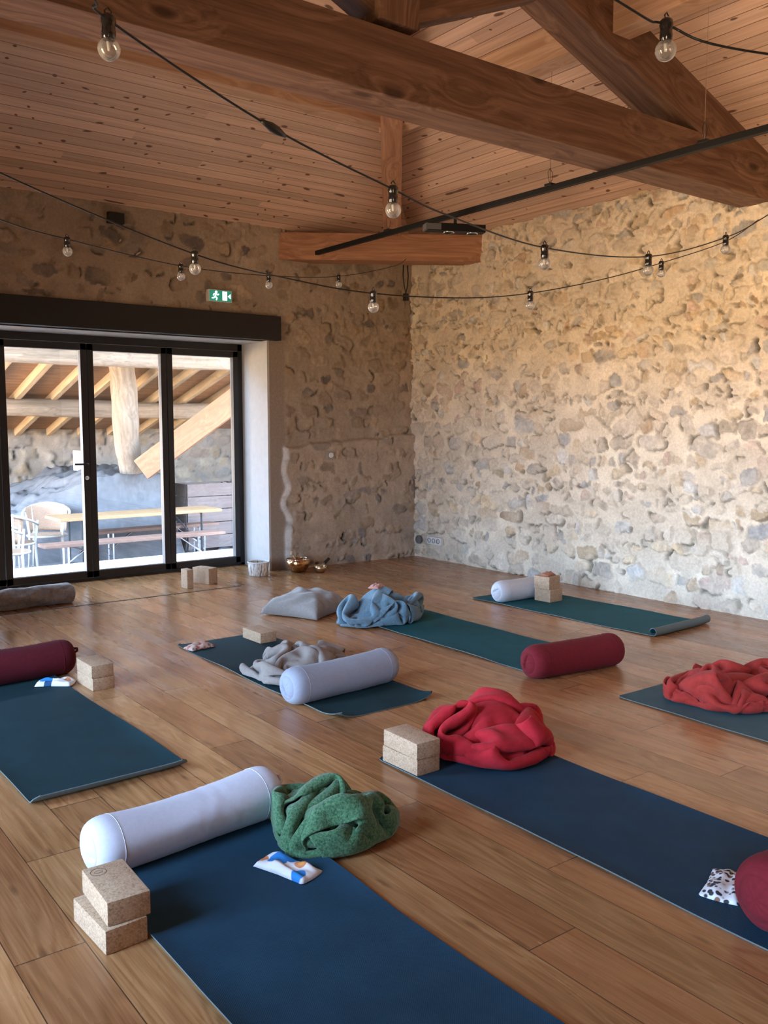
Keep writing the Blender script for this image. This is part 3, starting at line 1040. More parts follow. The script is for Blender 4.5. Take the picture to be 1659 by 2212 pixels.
# ------------------------------------------------------------------ yoga mats
def mat_material(name, col, rough=.75):
    t = NT(name)
    co = t.coord()
    n = t.noise(co, 6, 4, .6)
    x, y, z = t.sep(co)
    w = t.math('MULTIPLY', t.math('SINE', t.math('MULTIPLY', x, 900.0)), t.math('SINE', t.math('MULTIPLY', y, 900.0)))
    c = t.mix(t.mapr(n, .3, .7), tuple(a * .88 for a in col), tuple(a * 1.12 for a in col))
    t.bump(t.math('ADD', w, t.noise(co, 240, 2)), .2, .0012)
    return t.set(c, rough, 0, .18)


M['under'] = plain('mat_underside', (.11, .145, .15), .8)


def yoga_mat(x0, x1, y0, y1, rz, col, label, curl_near=0.0, curl_ang=0.0, seed=0, wave=.004, W=None, curl_cor=0.0):
    """mat lying along y; the near (low y) end can roll up by curl_ang around radius curl_near"""
    cx_, cy_ = (x0 + x1) / 2, (y0 + y1) / 2
    w_, l_ = x1 - x0, y1 - y0
    o_ = empty('yoga_mat', (cx_, cy_, 0), rz)
    nx, ny = 26, 96
    th = .005
    def pos(u, v):     # u across, v along from near end
        s = v * l_
        z = 0.0
        yy_ = s
        Lc = curl_near * curl_ang
        if Lc and s < Lc:
            a = (Lc - s) / curl_near
            yy_ = Lc - curl_near * math.sin(a)
            z = curl_near * (1 - math.cos(a))
            nrm = (0, math.sin(a), math.cos(a))
        else:
            nrm = (0, 0, 1)
        e_ = min(abs(u) / .5, 1) ** 8
        z += max(0, wave * (.5 + noise.noise(Vector((u * 1.5 + seed, s * 2.2, seed * 3)))) * e_ * 2.2)
        if curl_cor:
            for cu in (-.5, .5):
                dd_ = math.hypot((u - cu) * w_, s) 
                z += curl_cor * max(0, 1 - dd_ / .16) ** 2
        xx = u * w_ + .004 * noise.noise(Vector((s * 1.3, seed, u)))
        # rounded corners
        ey = min(s, l_ - s)
        if ey < .03:
            k_ = .03 - ey
            lim = w_ / 2 - (.03 - math.sqrt(max(0, .0009 - k_ * k_)))
            xx = max(-lim, min(lim, xx))
        return Vector((xx, yy_ - l_ / 2, z)), Vector(nrm)
    bm = bmesh.new()
    top, bot = [], []
    for j in range(ny + 1):
        a, b_ = [], []
        tj = j / ny
        tj = tj * tj * .35 + tj * .65 if curl_near else tj
        for i in range(nx + 1):
            p, n_ = pos(i / nx - .5, tj)
            b_.append(bm.verts.new(p + Vector((0, 0, .0005))))
            a.append(bm.verts.new(p + n_ * th))
        top.append(a); bot.append(b_)
    for j in range(ny):
        for i in range(nx):
            bm.faces.new((top[j][i], top[j][i + 1], top[j + 1][i + 1], top[j + 1][i])).material_index = 0
            bm.faces.new((bot[j][i], bot[j + 1][i], bot[j + 1][i + 1], bot[j][i + 1])).material_index = 1
    for j in range(ny):
        bm.faces.new((top[j][0], top[j + 1][0], bot[j + 1][0], bot[j][0])).material_index = 1
        bm.faces.new((top[j][nx], bot[j][nx], bot[j + 1][nx], top[j + 1][nx])).material_index = 1
    for i in range(nx):
        bm.faces.new((top[0][i], bot[0][i], bot[0][i + 1], top[0][i + 1])).material_index = 1
        bm.faces.new((top[ny][i], top[ny][i + 1], bot[ny][i + 1], bot[ny][i])).material_index = 1
    bmesh.ops.recalc_face_normals(bm, faces=bm.faces)
    me = bpy.data.meshes.new('yoga_mat')
    bm.to_mesh(me); bm.free()
    bpy.data.objects.remove(o_)
    o_ = link('yoga_mat', me, [col, M['under']], None, True)
    o_.location = (cx_, cy_, .0005)
    o_.rotation_euler = (0, 0, rz)
    me.set_sharp_from_angle(angle=R(40))
    return tag(o_, label, 'yoga mat', 'teal yoga mats')


mt_navy = mat_material('mat_navy_teal', (.013, .045, .080))
mt_deep = mat_material('mat_deep_teal', (.010, .035, .045))
mt_teal = mat_material('mat_teal', (.008, .090, .115))
mt_grey = mat_material('mat_grey_teal', (.060, .125, .150))
yoga_mat(.91, 1.53, .95, 2.80, R(-.3), mt_navy, 'navy teal yoga mat under the near white bolster and green blanket', seed=1, wave=.008)
yoga_mat(2.20, 2.81, 1.12, 2.95, R(.2), mt_navy, 'navy teal yoga mat under the bright red blanket', seed=2)
yoga_mat(.885, 1.515, 3.33, 5.20, R(1.0), mt_deep, 'dark teal yoga mat with upturned end under the white and blue flowered eye pillow', .05, 1.2, seed=3, wave=.006)
yoga_mat(2.34, 2.95, 3.45, 5.28, R(-.2), mt_deep, 'teal yoga mat under the grey beige blanket and pale grey bolster', seed=4, curl_cor=.03, wave=.005)
yoga_mat(3.68, 4.29, 3.42, 5.24, R(.0), mt_teal, 'teal yoga mat between the blue blanket and the red bolster lying at its end', seed=5)
yoga_mat(4.94, 5.60, 3.46, 5.32, R(2.2), mt_teal, 'teal yoga mat with rolled end nearest the bright stone wall', .028, 5.4, seed=6)
yoga_mat(3.69, 4.31, 1.05, 2.89, R(-1.0), mt_grey, 'grey teal yoga mat under the orange red blanket', seed=7)


# ------------------------------------------------------------------ bolsters
def bolster(x, y, z0, L, r, rz, mat, label, sag=.012, seed=0, dent=True, flat=.0, pipe=.0012, band=False):
    root = tag(empty('bolster', (x, y, z0), rz), label, 'bolster', 'bolsters')
    n, seg = 64, 48
    def sect(s):       # s along -L/2..L/2 ; returns radius factor
        e_ = (L / 2 - abs(s))
        c = .075
        if e_ < c:
            k = 1 - e_ / c
            return math.sqrt(max(0.0, 1 - k ** 2.3)) * .45 + .55 if e_ > 0.0005 else .55
        return 1.0
    bm = bmesh.new()
    rings = []
    for i in range(n + 1):
        t_ = i / n
        t_ = .5 - .5 * math.cos(math.pi * t_)
        s = -L / 2 + L * t_
        f_ = sect(s)
        ring = []
        for k in range(seg):
            a = 2 * math.pi * k / seg
            ca, sa = math.cos(a), math.sin(a)
            nn = noise.noise(Vector((s * 5 + seed, ca * 1.2, sa * 1.2 + seed)))
            n2 = noise.noise(Vector((s * 40 + seed, ca * 2, sa * 2 + seed * 2))) * math.exp(-((s - .1 * L) / .14) ** 2)
            rr = r * f_ * (1 + .03 * nn) + .0022 * n2
            zz_ = rr * sa + r
            zz_ = max(zz_, r * .10)
            zz_ -= sag * math.cos(math.pi * s / L) * max(0, sa) 
            ring.append(bm.verts.new((s, rr * ca * (1 + flat), zz_ - r * .10)))
        rings.append(ring)
    for A, B in zip(rings, rings[1:]):
        for k in range(seg):
            bm.faces.new((A[k], A[(k + 1) % seg], B[(k + 1) % seg], B[k]))
    me = bpy.data.meshes.new('cover')
    bmesh.ops.recalc_face_normals(bm, faces=bm.faces)
    bm.to_mesh(me); bm.free()
    link('cover', me, mat, root, True)
    zc = r * .9
    for sgn in (-1, 1):
        # gathered end panel
        bm = bmesh.new()
        rr_n = 12
        prev = None
        cen = None
        for q in range(rr_n + 1):
            f_ = q / rr_n
            if q == 0:
                cen = bm.verts.new((sgn * (L / 2 + .012), 0, zc))
                continue
            ring = []
            for k in range(seg):
                a = 2 * math.pi * k / seg
                fold = .0028 * math.sin(a * 9 + seed + 2 * noise.noise(Vector((a, seed, f_ * 2)))) * f_ * (1 - f_) * 4
                crease = 0
                if dent:
                    crease = -.022 * math.exp(-((math.sin(a - 2.0 - seed) * f_ - .25 + .2 * f_ * math.cos(a)) / .12) ** 2) * (1 - f_ ** 3)
                s = sgn * (L / 2 + .014 * (1 - f_ ** 3) + fold * .6 + crease)
                rad = r * .555 * f_
                ring.append(bm.verts.new((s, rad * math.cos(a), max(zc + rad * math.sin(a), .01))))
            if prev is None:
                for k in range(seg):
                    bm.faces.new((cen, ring[k], ring[(k + 1) % seg]))
            else:
                for k in range(seg):
                    bm.faces.new((prev[k], prev[(k + 1) % seg], ring[(k + 1) % seg], ring[k]))
            prev = ring
        bmesh.ops.recalc_face_normals(bm, faces=bm.faces)
        me = bpy.data.meshes.new('end_panel')
        bm.to_mesh(me); bm.free()
        link('end_panel', me, mat, root, True)
        # piping round the end seam
        if pipe:
            s = sgn * (L / 2 - .078)
            pts = []
            for k in range(40):
                a = 2 * math.pi * k / 40
                nn = noise.noise(Vector((s * 5 + seed, math.cos(a) * 1.2, math.sin(a) * 1.2 + seed)))
                rr = r * (1 + .03 * nn)
                zz_ = max(rr * math.sin(a) + r, r * .10) - r * .10 - sag * math.cos(math.pi * s / L) * max(0, math.sin(a))
                pts.append((s, rr * math.cos(a) * (1 + flat), max(zz_, pipe)))
            MB().tube(pts, pipe, 6, closed=True).build('end_piping', mat, root, True)
    m = MB()
    m.tube([(L / 2 - .01, -.045, zc + .02), (L / 2 + .02, -.03, zc + .03), (L / 2 + .032, 0, zc + .034), (L / 2 + .02, .03, zc + .03), (L / 2 - .01, .045, zc + .02)], .007, 6)
    m.build('carry_handle', mat, root, True)
    return root


f_white = fabric('white_cotton', (.58, .59, .69), 500, .95, .05, .1, .15)
f_pale = fabric('pale_grey_cotton', (.30, .325, .40), 500, .95, .06, .1, .2)
f_far = fabric('far_white_cotton', (.60, .62, .68), 500, .95, .06, .1, .2)
f_red = fabric('burgundy_cotton', (.095, .008, .016), 420, .9, .12, .02, .35)
f_red2 = fabric('bright_burgundy_cotton', (.165, .013, .020), 420, .9, .12, .02, .35)
MT = .0065
bolster(1.235, 2.725, MT, .70, .097, R(6), f_white, 'white bolster at the head of the nearest mat beside the green blanket', .026, 1)
bolster(2.62, 3.825, MT, .70, .098, R(4), f_pale, 'pale grey bolster lying across the mat with the grey beige blanket', .012, 2)
bolster(3.92, 3.37, .0005, .67, .098, R(-7), f_red2, 'dark red bolster on the floor at the end of the blue blanket mat', .006, 3)
bolster(5.25, 5.04, MT, .62, .088, R(-2), f_far, 'pale bolster at the head of the mat by the bright stone wall', .004, 4)
bolster(1.285, 5.07, MT, .68, .098, R(4), f_red, 'dark red bolster at the head of the mat with the blue flowered eye pillow', .004, 5)
bolster(2.585, 1.225, MT, .66, .108, R(-7), f_red2, 'dark red bolster beside the black and white eye pillow, cut by the photo edge', .004, 6, dent=False)


# ------------------------------------------------------------------ cork blocks
def block(x, y, z, rz, label, size=(.12, .225, .068), group='cork yoga blocks', stamp=False, up=None):
    o_ = empty('yoga_block', (x, y, z), rz)
    a, b_, c = size
    m = MB().box(-a / 2, a / 2, -b_ / 2, b_ / 2, 0, c, .006)
    bpy.data.objects.remove(o_)
    o_ = m.build('yoga_block', M['cork'])
    o_.location = (x, y, z); o_.rotation_euler = (0, 0, rz)
    for p in o_.data.polygons: p.use_smooth = True
    o_.data.set_sharp_from_angle(angle=R(25))
    if stamp:
        s_ = MB()
        s_.tube([(-.025 + .022 * math.cos(q), .07 + .022 * math.sin(q), c) for q in [2 * math.pi * k / 24 for k in range(24)]], .0009, 4, closed=True)
        s_.tube([(-.025 + .012 * math.cos(q), .07 + .007 * math.sin(q), c) for q in [2 * math.pi * k / 16 for k in range(16)]], .0008, 4, closed=True)
        s_.build('stamped_mark', plain('burnt_mark', (.14, .07, .04), .9), o_)
    return tag(o_, label, 'yoga block', group)


block(.836, 2.37, 0, R(3), 'lower cork block of the near stack beside the white bolster')
block(.858, 2.38, .0685, R(-2), 'upper cork block of the near stack beside the white bolster', stamp=True)
block(2.262, 2.80, MT, R(1), 'lower cork block beside the bright red blanket')
block(2.262, 2.795, MT + .0685, R(-1), 'upper cork block beside the bright red blanket')
block(1.637, 4.745, 0, R(2), 'lower cork block beside the dark red bolster by the window')
block(1.635, 4.745, .0685, R(1), 'upper cork block beside the dark red bolster by the window')
block(2.845, 5.10, MT, R(2), 'single cork block at the far end of the mat with the grey beige blanket')
block(5.335, 4.86, MT, R(3), 'lower cork block standing in front of the far pale bolster', (.15, .16, .10))
block(5.325, 4.87, MT + .1005, R(6), 'upper cork block with the folded eye pillow, in front of the far pale bolster', (.14, .15, .10))
block(3.285, 7.14, 0, R(4), 'narrow pale cork block standing on end near the glass doors', (.06, .11, .165))
block(3.52, 7.28, 0, R(20), 'wide pale cork block standing on its side near the glass doors', (.11, .20, .14))


# ------------------------------------------------------------------ eye pillows
def flower(name, base, spots, seed):
    t = NT(name)
    co = t.coord()
    warp = t.node('ShaderNodeVectorMath', {0: co, 1: t.scale(t.noise(co, 14, 2, out=1), (.03, .03, 0))}, operation='ADD')
    c = base
    for (x, y, r, col) in spots:
        dx = t.node('ShaderNodeVectorMath', {0: warp, 1: (x + .015, y + .015, 0)}, operation='SUBTRACT')
        sx, sy, sz = t.sep(dx)
        dist = t.math('SQRT', t.math('ADD', t.math('MULTIPLY', sx, sx), t.math('MULTIPLY', sy, sy)))
        c = t.mix(t.mapr(dist, r * 1.06, r * .94), c, col)
    return t.set(c, .9, 0, .2)


def speckle(name, a, b_, c_, sc_):
    t = NT(name)
    co = t.coord()
    v = t.node('ShaderNodeTexVoronoi', {'Vector': co, 'Scale': sc_}, 1)
    r, g, bl = t.sep(v)
    d_ = t.node('ShaderNodeTexVoronoi', {'Vector': co, 'Scale': sc_}, 0)
    pet = t.mapr(d_, .42, .58)
    c = t.mix(pet, t.ramp(r, [(.0, a), (.6, b_), (.8, c_)], 'CONSTANT'), b_)
    return t.set(c, .9, 0, .2)


def eye_pillow(x, y, z, rz, w, h, t_, mat, label, tilt=(0, 0)):
    nx, ny = 28, 18
    V_ = np.zeros((ny, nx, 3)); B_ = np.zeros((ny, nx, 3))
    for j in range(ny):
        for i in range(nx):
            u = i / (nx - 1) * 2 - 1; v = j / (ny - 1) * 2 - 1
            pin = 1 - .10 * u * u
            e_ = (1 - u ** 4) * (1 - v ** 4)
            nn = noise.noise(Vector((u * 2 + x * 9, v * 2, y * 7)))
            hh = t_ * (max(e_, 0) ** .5) * (1 + .7 * nn) + .002 * noise.noise(Vector((u * 9, v * 9, x)))* e_
            px_ = u * w / 2 * (1 - .06 * v * v); py_ = v * h / 2 * (1 - .10 * (1 - u * u) * 0 - .08 * (1 - abs(u)))
            V_[j, i] = (px_, py_, .003 + hh)
            B_[j, i] = (px_, py_, .0005)
    bm = bmesh.new()
    top = [[bm.verts.new(p) for p in row] for row in V_]
    bot = [[top[j][i] if (i in (0, nx - 1) or j in (0, ny - 1)) else bm.verts.new(B_[j, i]) for i in range(nx)] for j in range(ny)]
    for j in range(ny - 1):
        for i in range(nx - 1):
            bm.faces.new((top[j][i], top[j][i + 1], top[j + 1][i + 1], top[j + 1][i]))
            f4 = (bot[j][i], bot[j + 1][i], bot[j + 1][i + 1], bot[j][i + 1])
            try:
                bm.faces.new(f4)
            except ValueError:
                pass
    bmesh.ops.recalc_face_normals(bm, faces=bm.faces)
    me = bpy.data.meshes.new('eye_pillow')
    bm.to_mesh(me); bm.free()
    o_ = link('eye_pillow', me, mat, None, True)
    o_.location = (x, y, z)
    o_.rotation_euler = (tilt[0], tilt[1], rz)
    return tag(o_, label, 'eye pillow', 'cloth eye pillows')


BLUE, WHT, ORG, NAV, PNK = (.03, .20, .55), (.74, .70, .72), (.60, .22, .10), (.02, .07, .16), (.62, .36, .30)
eye_pillow(1.405, 2.355, MT, R(-72), .215, .105, .022, flower('blue_flowers', WHT, [(-.045, .0, .034, BLUE), (-.012, .035, .022, BLUE), (-.018, -.03, .022, WHT), (-.10, -.01, .02, ORG), (.075, -.032, .024, BLUE), (.035, .02, .022, ORG), (.035, .02, .012, (.7, .3, .08))], 1), 'white eye pillow with blue and orange flowers on the nearest mat')
eye_pillow(2.405, 1.455, MT, R(20), .20, .115, .02, speckle('mono_flowers', (.04, .04, .05), (.72, .72, .76), (.25, .13, .09), 62), 'black and white patterned eye pillow beside the cut off dark red bolster')
eye_pillow(1.46, 4.87, MT, R(-35), .20, .11, .024, flower('blue_white_flowers', WHT, [(-.05, .0, .035, BLUE), (-.03, .03, .02, NAV), (-.025, -.04, .022, NAV), (.06, .01, .022, ORG), (.06, .01, .012, (.7, .3, .2))], 2), 'white and blue flowered eye pillow beside the dark red bolster by the window')
eye_pillow(2.43, 5.13, MT, R(8), .18, .11, .025, speckle('pink_leaves', (.45, .16, .12), (.62, .46, .40), (.25, .16, .14), 40), 'small pink patterned eye pillow at the mat corner near the single cork block')
eye_pillow(5.325, 4.86, MT + .2015, R(10), .12, .08, .022, fabric('terracotta_cloth', (.42, .17, .10), 300), 'small terracotta eye pillow on top of the far cork blocks')


# ------------------------------------------------------------------ blankets: cloth relaxed into a heap
def crumple(seed, w, h, nx, ny, grabs=5, gather=.3, lift=.25, steps=240, thick=.02, core=None, wall=(.3, .28), lobes=.15, hold=1.0):
    rng = np.random.RandomState(seed)
    dx = w / (nx - 1); dy = h / (ny - 1)
    gx, gy = np.meshgrid(np.linspace(-w / 2, w / 2, nx), np.linspace(-h / 2, h / 2, ny))
    X = np.stack([gx, gy, np.full_like(gx, .12)], -1)
    for k in range(6):
        a = rng.uniform(0, 6.28); fq = rng.uniform(4, 11)
        X[..., 2] += .012 * np.sin(fq * (gx * np.cos(a) + gy * np.sin(a)) + rng.uniform(0, 6.28))
    V = np.zeros_like(X)
    N = nx * ny
    gi = [(rng.randint(3, ny - 3), rng.randint(3, nx - 3)) for _ in range(grabs)]
    gt = np.array([[rng.uniform(-1, 1) * gather * wall[0], rng.uniform(-1, 1) * gather * wall[1], lift * rng.uniform(.6, 1.1)] for _ in gi])
    g0 = np.array([X[j, i] for j, i in gi])

    def proj(A, B, L, k):
        d = B - A
        n = np.sqrt((d * d).sum(-1, keepdims=True)) + 1e-9
        c = d * (k * .5 * (1 - L / n))
        A += c; B -= c
    dd = np.hypot(dx, dy)
    ph = rng.uniform(0, 6.28, 4)
    jj, ii = np.divmod(np.arange(N), nx)
    dt = 1 / 90.
    rel = int(steps * .5)
    for st in range(steps):
        V[..., 2] -= 9.8 * dt
        V *= .985 if st < rel + 60 else .95
        Q = X + V * dt
        if st % 3 == 0:
            P = Q.reshape(N, 3).astype(np.float32)
            s2 = (P * P).sum(1)
            D = s2[:, None] + s2[None, :] - 2 * P @ P.T
            a, b = np.nonzero(D < (thick * 1.5) ** 2)
            m = (a < b) & ((np.abs(jj[a] - jj[b]) > 1) | (np.abs(ii[a] - ii[b]) > 1))
            a, b = a[m], b[m]
        for it in range(8):
            for o in (0, 1):
                proj(Q[:, o:-1:2], Q[:, o + 1::2], dx, 1.)
                proj(Q[o:-1:2], Q[o + 1::2], dy, 1.)
            for o in (0, 1):
                proj(Q[o:-1:2, :-1], Q[o + 1::2, 1:], dd, .5)
                proj(Q[o:-1:2, 1:], Q[o + 1::2, :-1], dd, .5)
            for o in (0, 1, 2, 3):
                A = Q[:, o:-2:4]; B = Q[:, o + 2::4]; k = min(A.shape[1], B.shape[1]); proj(A[:, :k], B[:, :k], 2 * dx, .12)
                A = Q[o:-2:4]; B = Q[o + 2::4]; k = min(A.shape[0], B.shape[0]); proj(A[:k], B[:k], 2 * dy, .12)
            if it % 2 == 1 and len(a):
                F = Q.reshape(N, 3)
                d = F[b] - F[a]
                n = np.sqrt((d * d).sum(1)) + 1e-9
                m = n < thick
                c = d[m] * (.3 * (thick - n[m]) / n[m])[:, None]
                np.add.at(F, a[m], -c); np.add.at(F, b[m], c)
            if core is not None:
                r = Q / np.array(core)
                rr = np.sqrt((r * r).sum(-1, keepdims=True))
                Q[:] = np.where(rr < 1, Q / np.maximum(rr, 1e-3), Q)
            if st < rel:
                t = min(1, st / (rel * .7))
                for (j, i), s, e_ in zip(gi, g0, gt):
                    Q[j, i] = s * (1 - t) + e_ * t
            if st < steps * hold:
                t = min(1, st / (rel * 1.0)); t = t * t * (3 - 2 * t)
                k0 = max(w / wall[0], h / wall[1]) * .72
                k = k0 * (1 - t) + t
                th = np.arctan2(Q[..., 1] / wall[1], Q[..., 0] / wall[0])
                Rr = k * (1 + lobes * (np.sin(2 * th + ph[0]) * .5 + np.sin(3 * th + ph[1]) * .7 + np.sin(5 * th + ph[2]) * .4))
                r = np.hypot(Q[..., 0] / wall[0], Q[..., 1] / wall[1])
                s_ = np.minimum(1, Rr / np.maximum(r, 1e-6))
                Q[..., 0] *= s_; Q[..., 1] *= s_
            fl = Q[..., 2] < thick * .4
            Q[..., 2] = np.maximum(Q[..., 2], thick * .4)
        V = (Q - X) / dt
        V[fl] *= np.array([.35, .35, 0.])
        sp = np.sqrt((V * V).sum(-1, keepdims=True))
        V *= np.minimum(1, 3. / (sp + 1e-9))
        X = Q
    return X


def blanket(name, x, y, z, rz, mat, label, th=.011, zscale=1.0, **kw):
    X = crumple(**kw)
    X = X - np.array([(X[..., 0].min() + X[..., 0].max()) / 2, (X[..., 1].min() + X[..., 1].max()) / 2, 0])
    zmin = X[..., 2].min()
    X[..., 2] = (X[..., 2] - zmin) * zscale + th * .5 + .001
    me = grid_mesh(name, X)
    o_ = link(name, me, mat, None, True)
    o_.location = (x, y, z); o_.rotation_euler = (0, 0, rz)
    so = o_.modifiers.new('thickness', 'SOLIDIFY'); so.thickness = th; so.offset = 0
    su = o_.modifiers.new('smooth', 'SUBSURF'); su.levels = 1; su.render_levels = 2
    return tag(o_, label, 'blanket', 'crumpled blankets')


f_bred = fabric('red_fleece', (.44, .018, .028), 300, .95, .2, .05, .5, mottle=30)
f_org = fabric('orange_red_fleece', (.36, .034, .026), 300, .95, .2, .05, .5, mottle=30)
f_grn = fabric('green_wool', (.085, .19, .095), 220, .98, .35, .2, .9, col2=(.012, .045, .026), mottle=130)
f_blu = fabric('blue_wool', (.115, .195, .255), 260, .98, .25, .3, .5, mottle=60)
f_bei = fabric('grey_beige_linen', (.27, .235, .215), 300, .98, .12, .15, .4)
f_gry = fabric('grey_linen', (.29, .265, .25), 300, .98, .12, .15, .4)

blanket('blanket', 2.735, 2.77, MT, R(20), f_bred, 'bright red fleece blanket heaped beside the two cork blocks', seed=4, w=1.6, h=1.3, nx=62, ny=50, grabs=4, lift=.42, core=(.17, .16, .20), wall=(.31, .29), lobes=.16)
blanket('blanket', 1.675, 2.485, .004, R(70), f_grn, 'green mottled wool blanket heaped at the end of the near white bolster', seed=9, w=1.4, h=1.1, nx=58, ny=46, grabs=4, lift=.3, core=(.14, .13, .115), wall=(.215, .205), lobes=.10, zscale=.88)
bb_ = blanket('blanket', 3.86, 5.06, MT, R(10), f_blu, 'blue wool blanket heaped at the head of the mat beside the grey cushion', seed=14, w=1.6, h=1.2, nx=60, ny=46, grabs=4, lift=.4, core=(.20, .15, .19), wall=(.37, .22), lobes=.12)
blanket('blanket', 2.66, 4.33, MT, R(35), f_bei, 'grey beige blanket lying rumpled on the mat behind the pale grey bolster', seed=21, w=1.3, h=1.1, nx=56, ny=46, grabs=5, lift=.16, core=(.24, .15, .09), wall=(.34, .28), lobes=.2)
blanket('blanket', 4.18, 2.50, MT, R(-10), f_org, 'orange red fleece blanket heaped on the grey teal mat, cut by the photo edge', seed=33, w=1.6, h=1.3, nx=60, ny=48, grabs=5, lift=.3, core=(.25, .15, .12), wall=(.36, .25), lobes=.18)


# small pink pouch lying on the blue blanket
_co, _si = math.cos(R(10)), math.sin(R(10))
_zs = [v.co.z for v in bb_.data.vertices if math.hypot(3.86 + v.co.x * _co - v.co.y * _si - 3.80, 5.06 + v.co.x * _si + v.co.y * _co - 5.10) < .035]
eye_pillow(3.80, 5.10, MT + (max(_zs) if _zs else .15) - .006, R(30), .13, .08, .022, fabric('pink_cloth', (.55, .28, .24), 300), 'small pink cloth pouch on top of the blue blanket')


# grey cushion and rolled blanket
def cushion(x, y, rz, s, hgt, mat, label):
    n = 40
    bm = bmesh.new()
    top, bot = [], []
    for j in range(n + 1):
        a, b_ = [], []
        for i in range(n + 1):
            u = i / n * 2 - 1; v = j / n * 2 - 1
            px_ = u * s / 2 * (1 - .13 * (1 - v * v) * abs(u)) ; py_ = v * s / 2 * (1 - .13 * (1 - u * u) * abs(v))
            e_ = max(0, (1 - u * u) * (1 - v * v))
            nn = noise.noise(Vector((u * 2.2, v * 2.2, 4)))
            cr_ = .016 * noise.noise(Vector((u * 6 + v * 3, v * 2, 9))) * (1 - e_) * (1 if e_ > 0 else 0)
            hh = hgt * ((1 - abs(u) ** 2.6) * (1 - abs(v) ** 2.6)) ** .36 * (1 + .22 * nn) + cr_
            a.append(bm.verts.new((px_, py_, .014 + max(hh, 0))))
            b_.append(a[-1] if (i in (0, n) or j in (0, n)) else bm.verts.new((px_, py_, .001 + .012 * (1 - e_ ** .3))))
        top.append(a); bot.append(b_)
    for j in range(n):
        for i in range(n):
            bm.faces.new((top[j][i], top[j][i + 1], top[j + 1][i + 1], top[j + 1][i]))
            try: bm.faces.new((bot[j][i], bot[j + 1][i], bot[j + 1][i + 1], bot[j][i + 1]))
            except ValueError: pass
    bmesh.ops.recalc_face_normals(bm, faces=bm.faces)
    me = bpy.data.meshes.new('cushion'); bm.to_mesh(me); bm.free()
    o_ = link('cushion', me, mat, None, True)
    o_.location = (x, y, 0); o_.rotation_euler = (0, 0, rz)
    return tag(o_, label, 'cushion')


cushion(3.56, 5.66, R(25), .50, .15, f_gry, 'grey linen cushion on the floor beside the blue blanket')


def roll(x, y, rz, L, r, mat, label):
    root = tag(empty('rolled_blanket', (x, y, 0), rz), label, 'blanket')
    bm = bmesh.new()
    n, seg = 70, 44
    rings = []
    for i in range(n + 1):
        t_ = .5 - .5 * math.cos(math.pi * i / n)
        s = -L / 2 + L * t_
        e_ = L / 2 - abs(s)
        f_ = 1.0 if e_ > .05 else .55 + .45 * math.sqrt(max(0, 1 - (1 - e_ / .05) ** 2))
        ring = []
        for k in range(seg):
            a = 2 * math.pi * k / seg
            nn = noise.noise(Vector((s * 4, math.cos(a) * 1.4, math.sin(a) * 1.4 + 5)))
            n2 = noise.noise(Vector((s * 16 + a * 2, math.cos(a) * 3, math.sin(a) * 3)))
            rr = r * f_ * (1 + .2 * nn + .11 * n2)
            ring.append(bm.verts.new((s, rr * math.cos(a) * 1.25, max(.002, rr * math.sin(a) * .9 + r * .82))))
        rings.append(ring)
    for A, B in zip(rings, rings[1:]):
        for k in range(seg):
            bm.faces.new((A[k], A[(k + 1) % seg], B[(k + 1) % seg], B[k]))
    bmesh.ops.recalc_face_normals(bm, faces=bm.faces)
    me = bpy.data.meshes.new('roll'); bm.to_mesh(me); bm.free()
    link('outer_layer', me, mat, root, True)
    for sgn in (-1, 1):
        pts = []
        for k in range(60):
            a = k / 59 * 2 * math.pi * 2.6
            q = r * .52 * (1 - k / 70)
            pts.append((sgn * (L / 2 - .004), q * math.cos(a) * 1.25, q * math.sin(a) * .9 + r * .82))
        MB().tube(pts, .012, 6).build('spiral_end', mat, root, True)
    return root


roll(1.87, 7.13, R(2), .86, .092, fabric('grey_brown_blanket', (.23, .19, .165), 200, .98, .35, .25, .8, mottle=25), 'grey brown rolled blanket on the floor in front of the glass doors')

# ------------------------------------------------------------------ basket and singing bowls by the doors
def striped(name):
    t = NT(name)
    x, y, z = t.sep(t.coord())
    a = t.math('ARCTAN2', y, x)
    n = t.noise(t.comb(t.math('MULTIPLY', a, 2.2), t.math('MULTIPLY', z, 3.0), 0.0), 3.0, 2)
    c = t.ramp(n, [(.42, (.30, .20, .14)), (.46, (.75, .72, .68)), (.58, (.75, .72, .68)), (.62, (.45, .34, .26))], 'LINEAR')
    return t.set(c, .9, 0, .2)


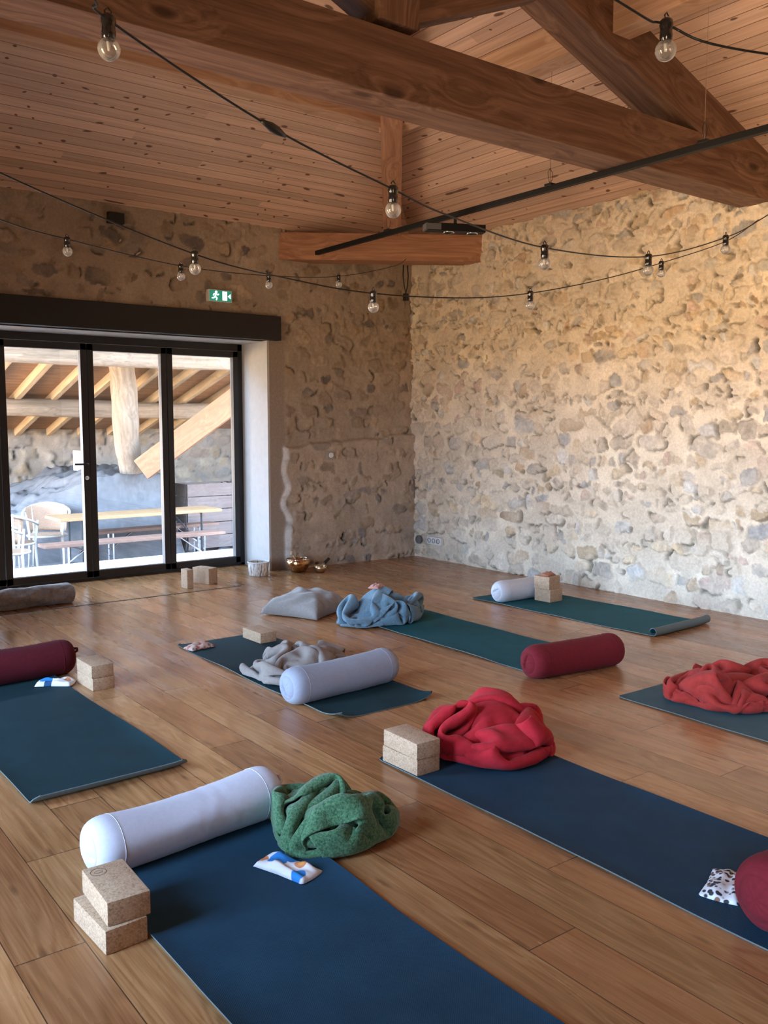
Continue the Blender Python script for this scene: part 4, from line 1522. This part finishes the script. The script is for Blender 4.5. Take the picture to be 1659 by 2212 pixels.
t = tag(empty('basket', (4.095, 7.34, 0)), 'white and brown striped basket standing at the edge of the door reveal', 'basket')
MB().lathe([(0, 0), (.082, 0), (.088, .006), (.100, .125), (.096, .127), (.085, .012), (0, .01)], 36).build('body', striped('striped_weave'), t, True)
MB().tube([(.0985 * math.cos(q), .0985 * math.sin(q), .127) for q in [2 * math.pi * k / 36 for k in range(36)]], .006, 6, closed=True).build('rim', M['white'], t, True)

brass = NT('hammered_brass')
vv = brass.node('ShaderNodeTexVoronoi', {'Vector': brass.coord(), 'Scale': 38.0}, 0)
brass.bump(vv, .5, .006)
brass.set(brass.ramp(vv, [(.1, (.30, .14, .06)), (.6, (.62, .36, .17))]), .28, 1.0)


def bowl(x, y, r, h, label, name='singing_bowl', mat=None):
    t = tag(empty(name, (x, y, 0)), label, 'bowl', 'singing bowls')
    o_ = MB().lathe([(0, .004), (r * .55, .0), (r * .80, h * .28), (r * .97, h * .65), (r, h), (r * .965, h), (r * .93, h * .65), (r * .76, h * .32), (r * .5, .012), (0, .012)], 40).build('bowl_body', mat or brass.m, t, True)
    MB().tube([(r * .985 * math.cos(q), r * .985 * math.sin(q), h) for q in [2 * math.pi * k / 40 for k in range(40)]], .004, 6, closed=True).build('rim', mat or M['chrome'], t, True)
    return t


bowl(4.50, 7.29, .115, .125, 'large hammered brass singing bowl on the floor by the door reveal')
bowl(4.645, 7.13, .062, .062, 'small brass singing bowl beside the large one', mat=plain('pale_brass', (.72, .58, .38), .3, 1.0))
t = tag(empty('bowl_mallet', (4.70, 7.17, .055)), 'dark wooden mallet leaning in the small singing bowl', 'mallet')
MB().tube([(-.07, -.03, -.025), (.05, .03, .025)], .010, 8).build('shaft', M['cork'], t, True)
MB().tube([(.03, .02, .018), (.105, .055, .05)], [.015, .016], 10).build('grip', M['black'], t, True)
t = tag(empty('bowl_mallet', (4.46, 7.29, .13)), 'slim wooden mallet resting in the large singing bowl', 'mallet')
MB().tube([(-.03, 0, .055), (.05, .0, -.07)], .008, 8).build('shaft', M['cork'], t, True)
MB().lathe([(0, -.02), (.014, -.016), (.018, 0), (.014, .016), (0, .02)], 12, Matrix.Translation((-.03, 0, .055))).build('felt_head', M['cork'], t, True)

bpy.context.view_layer.update()
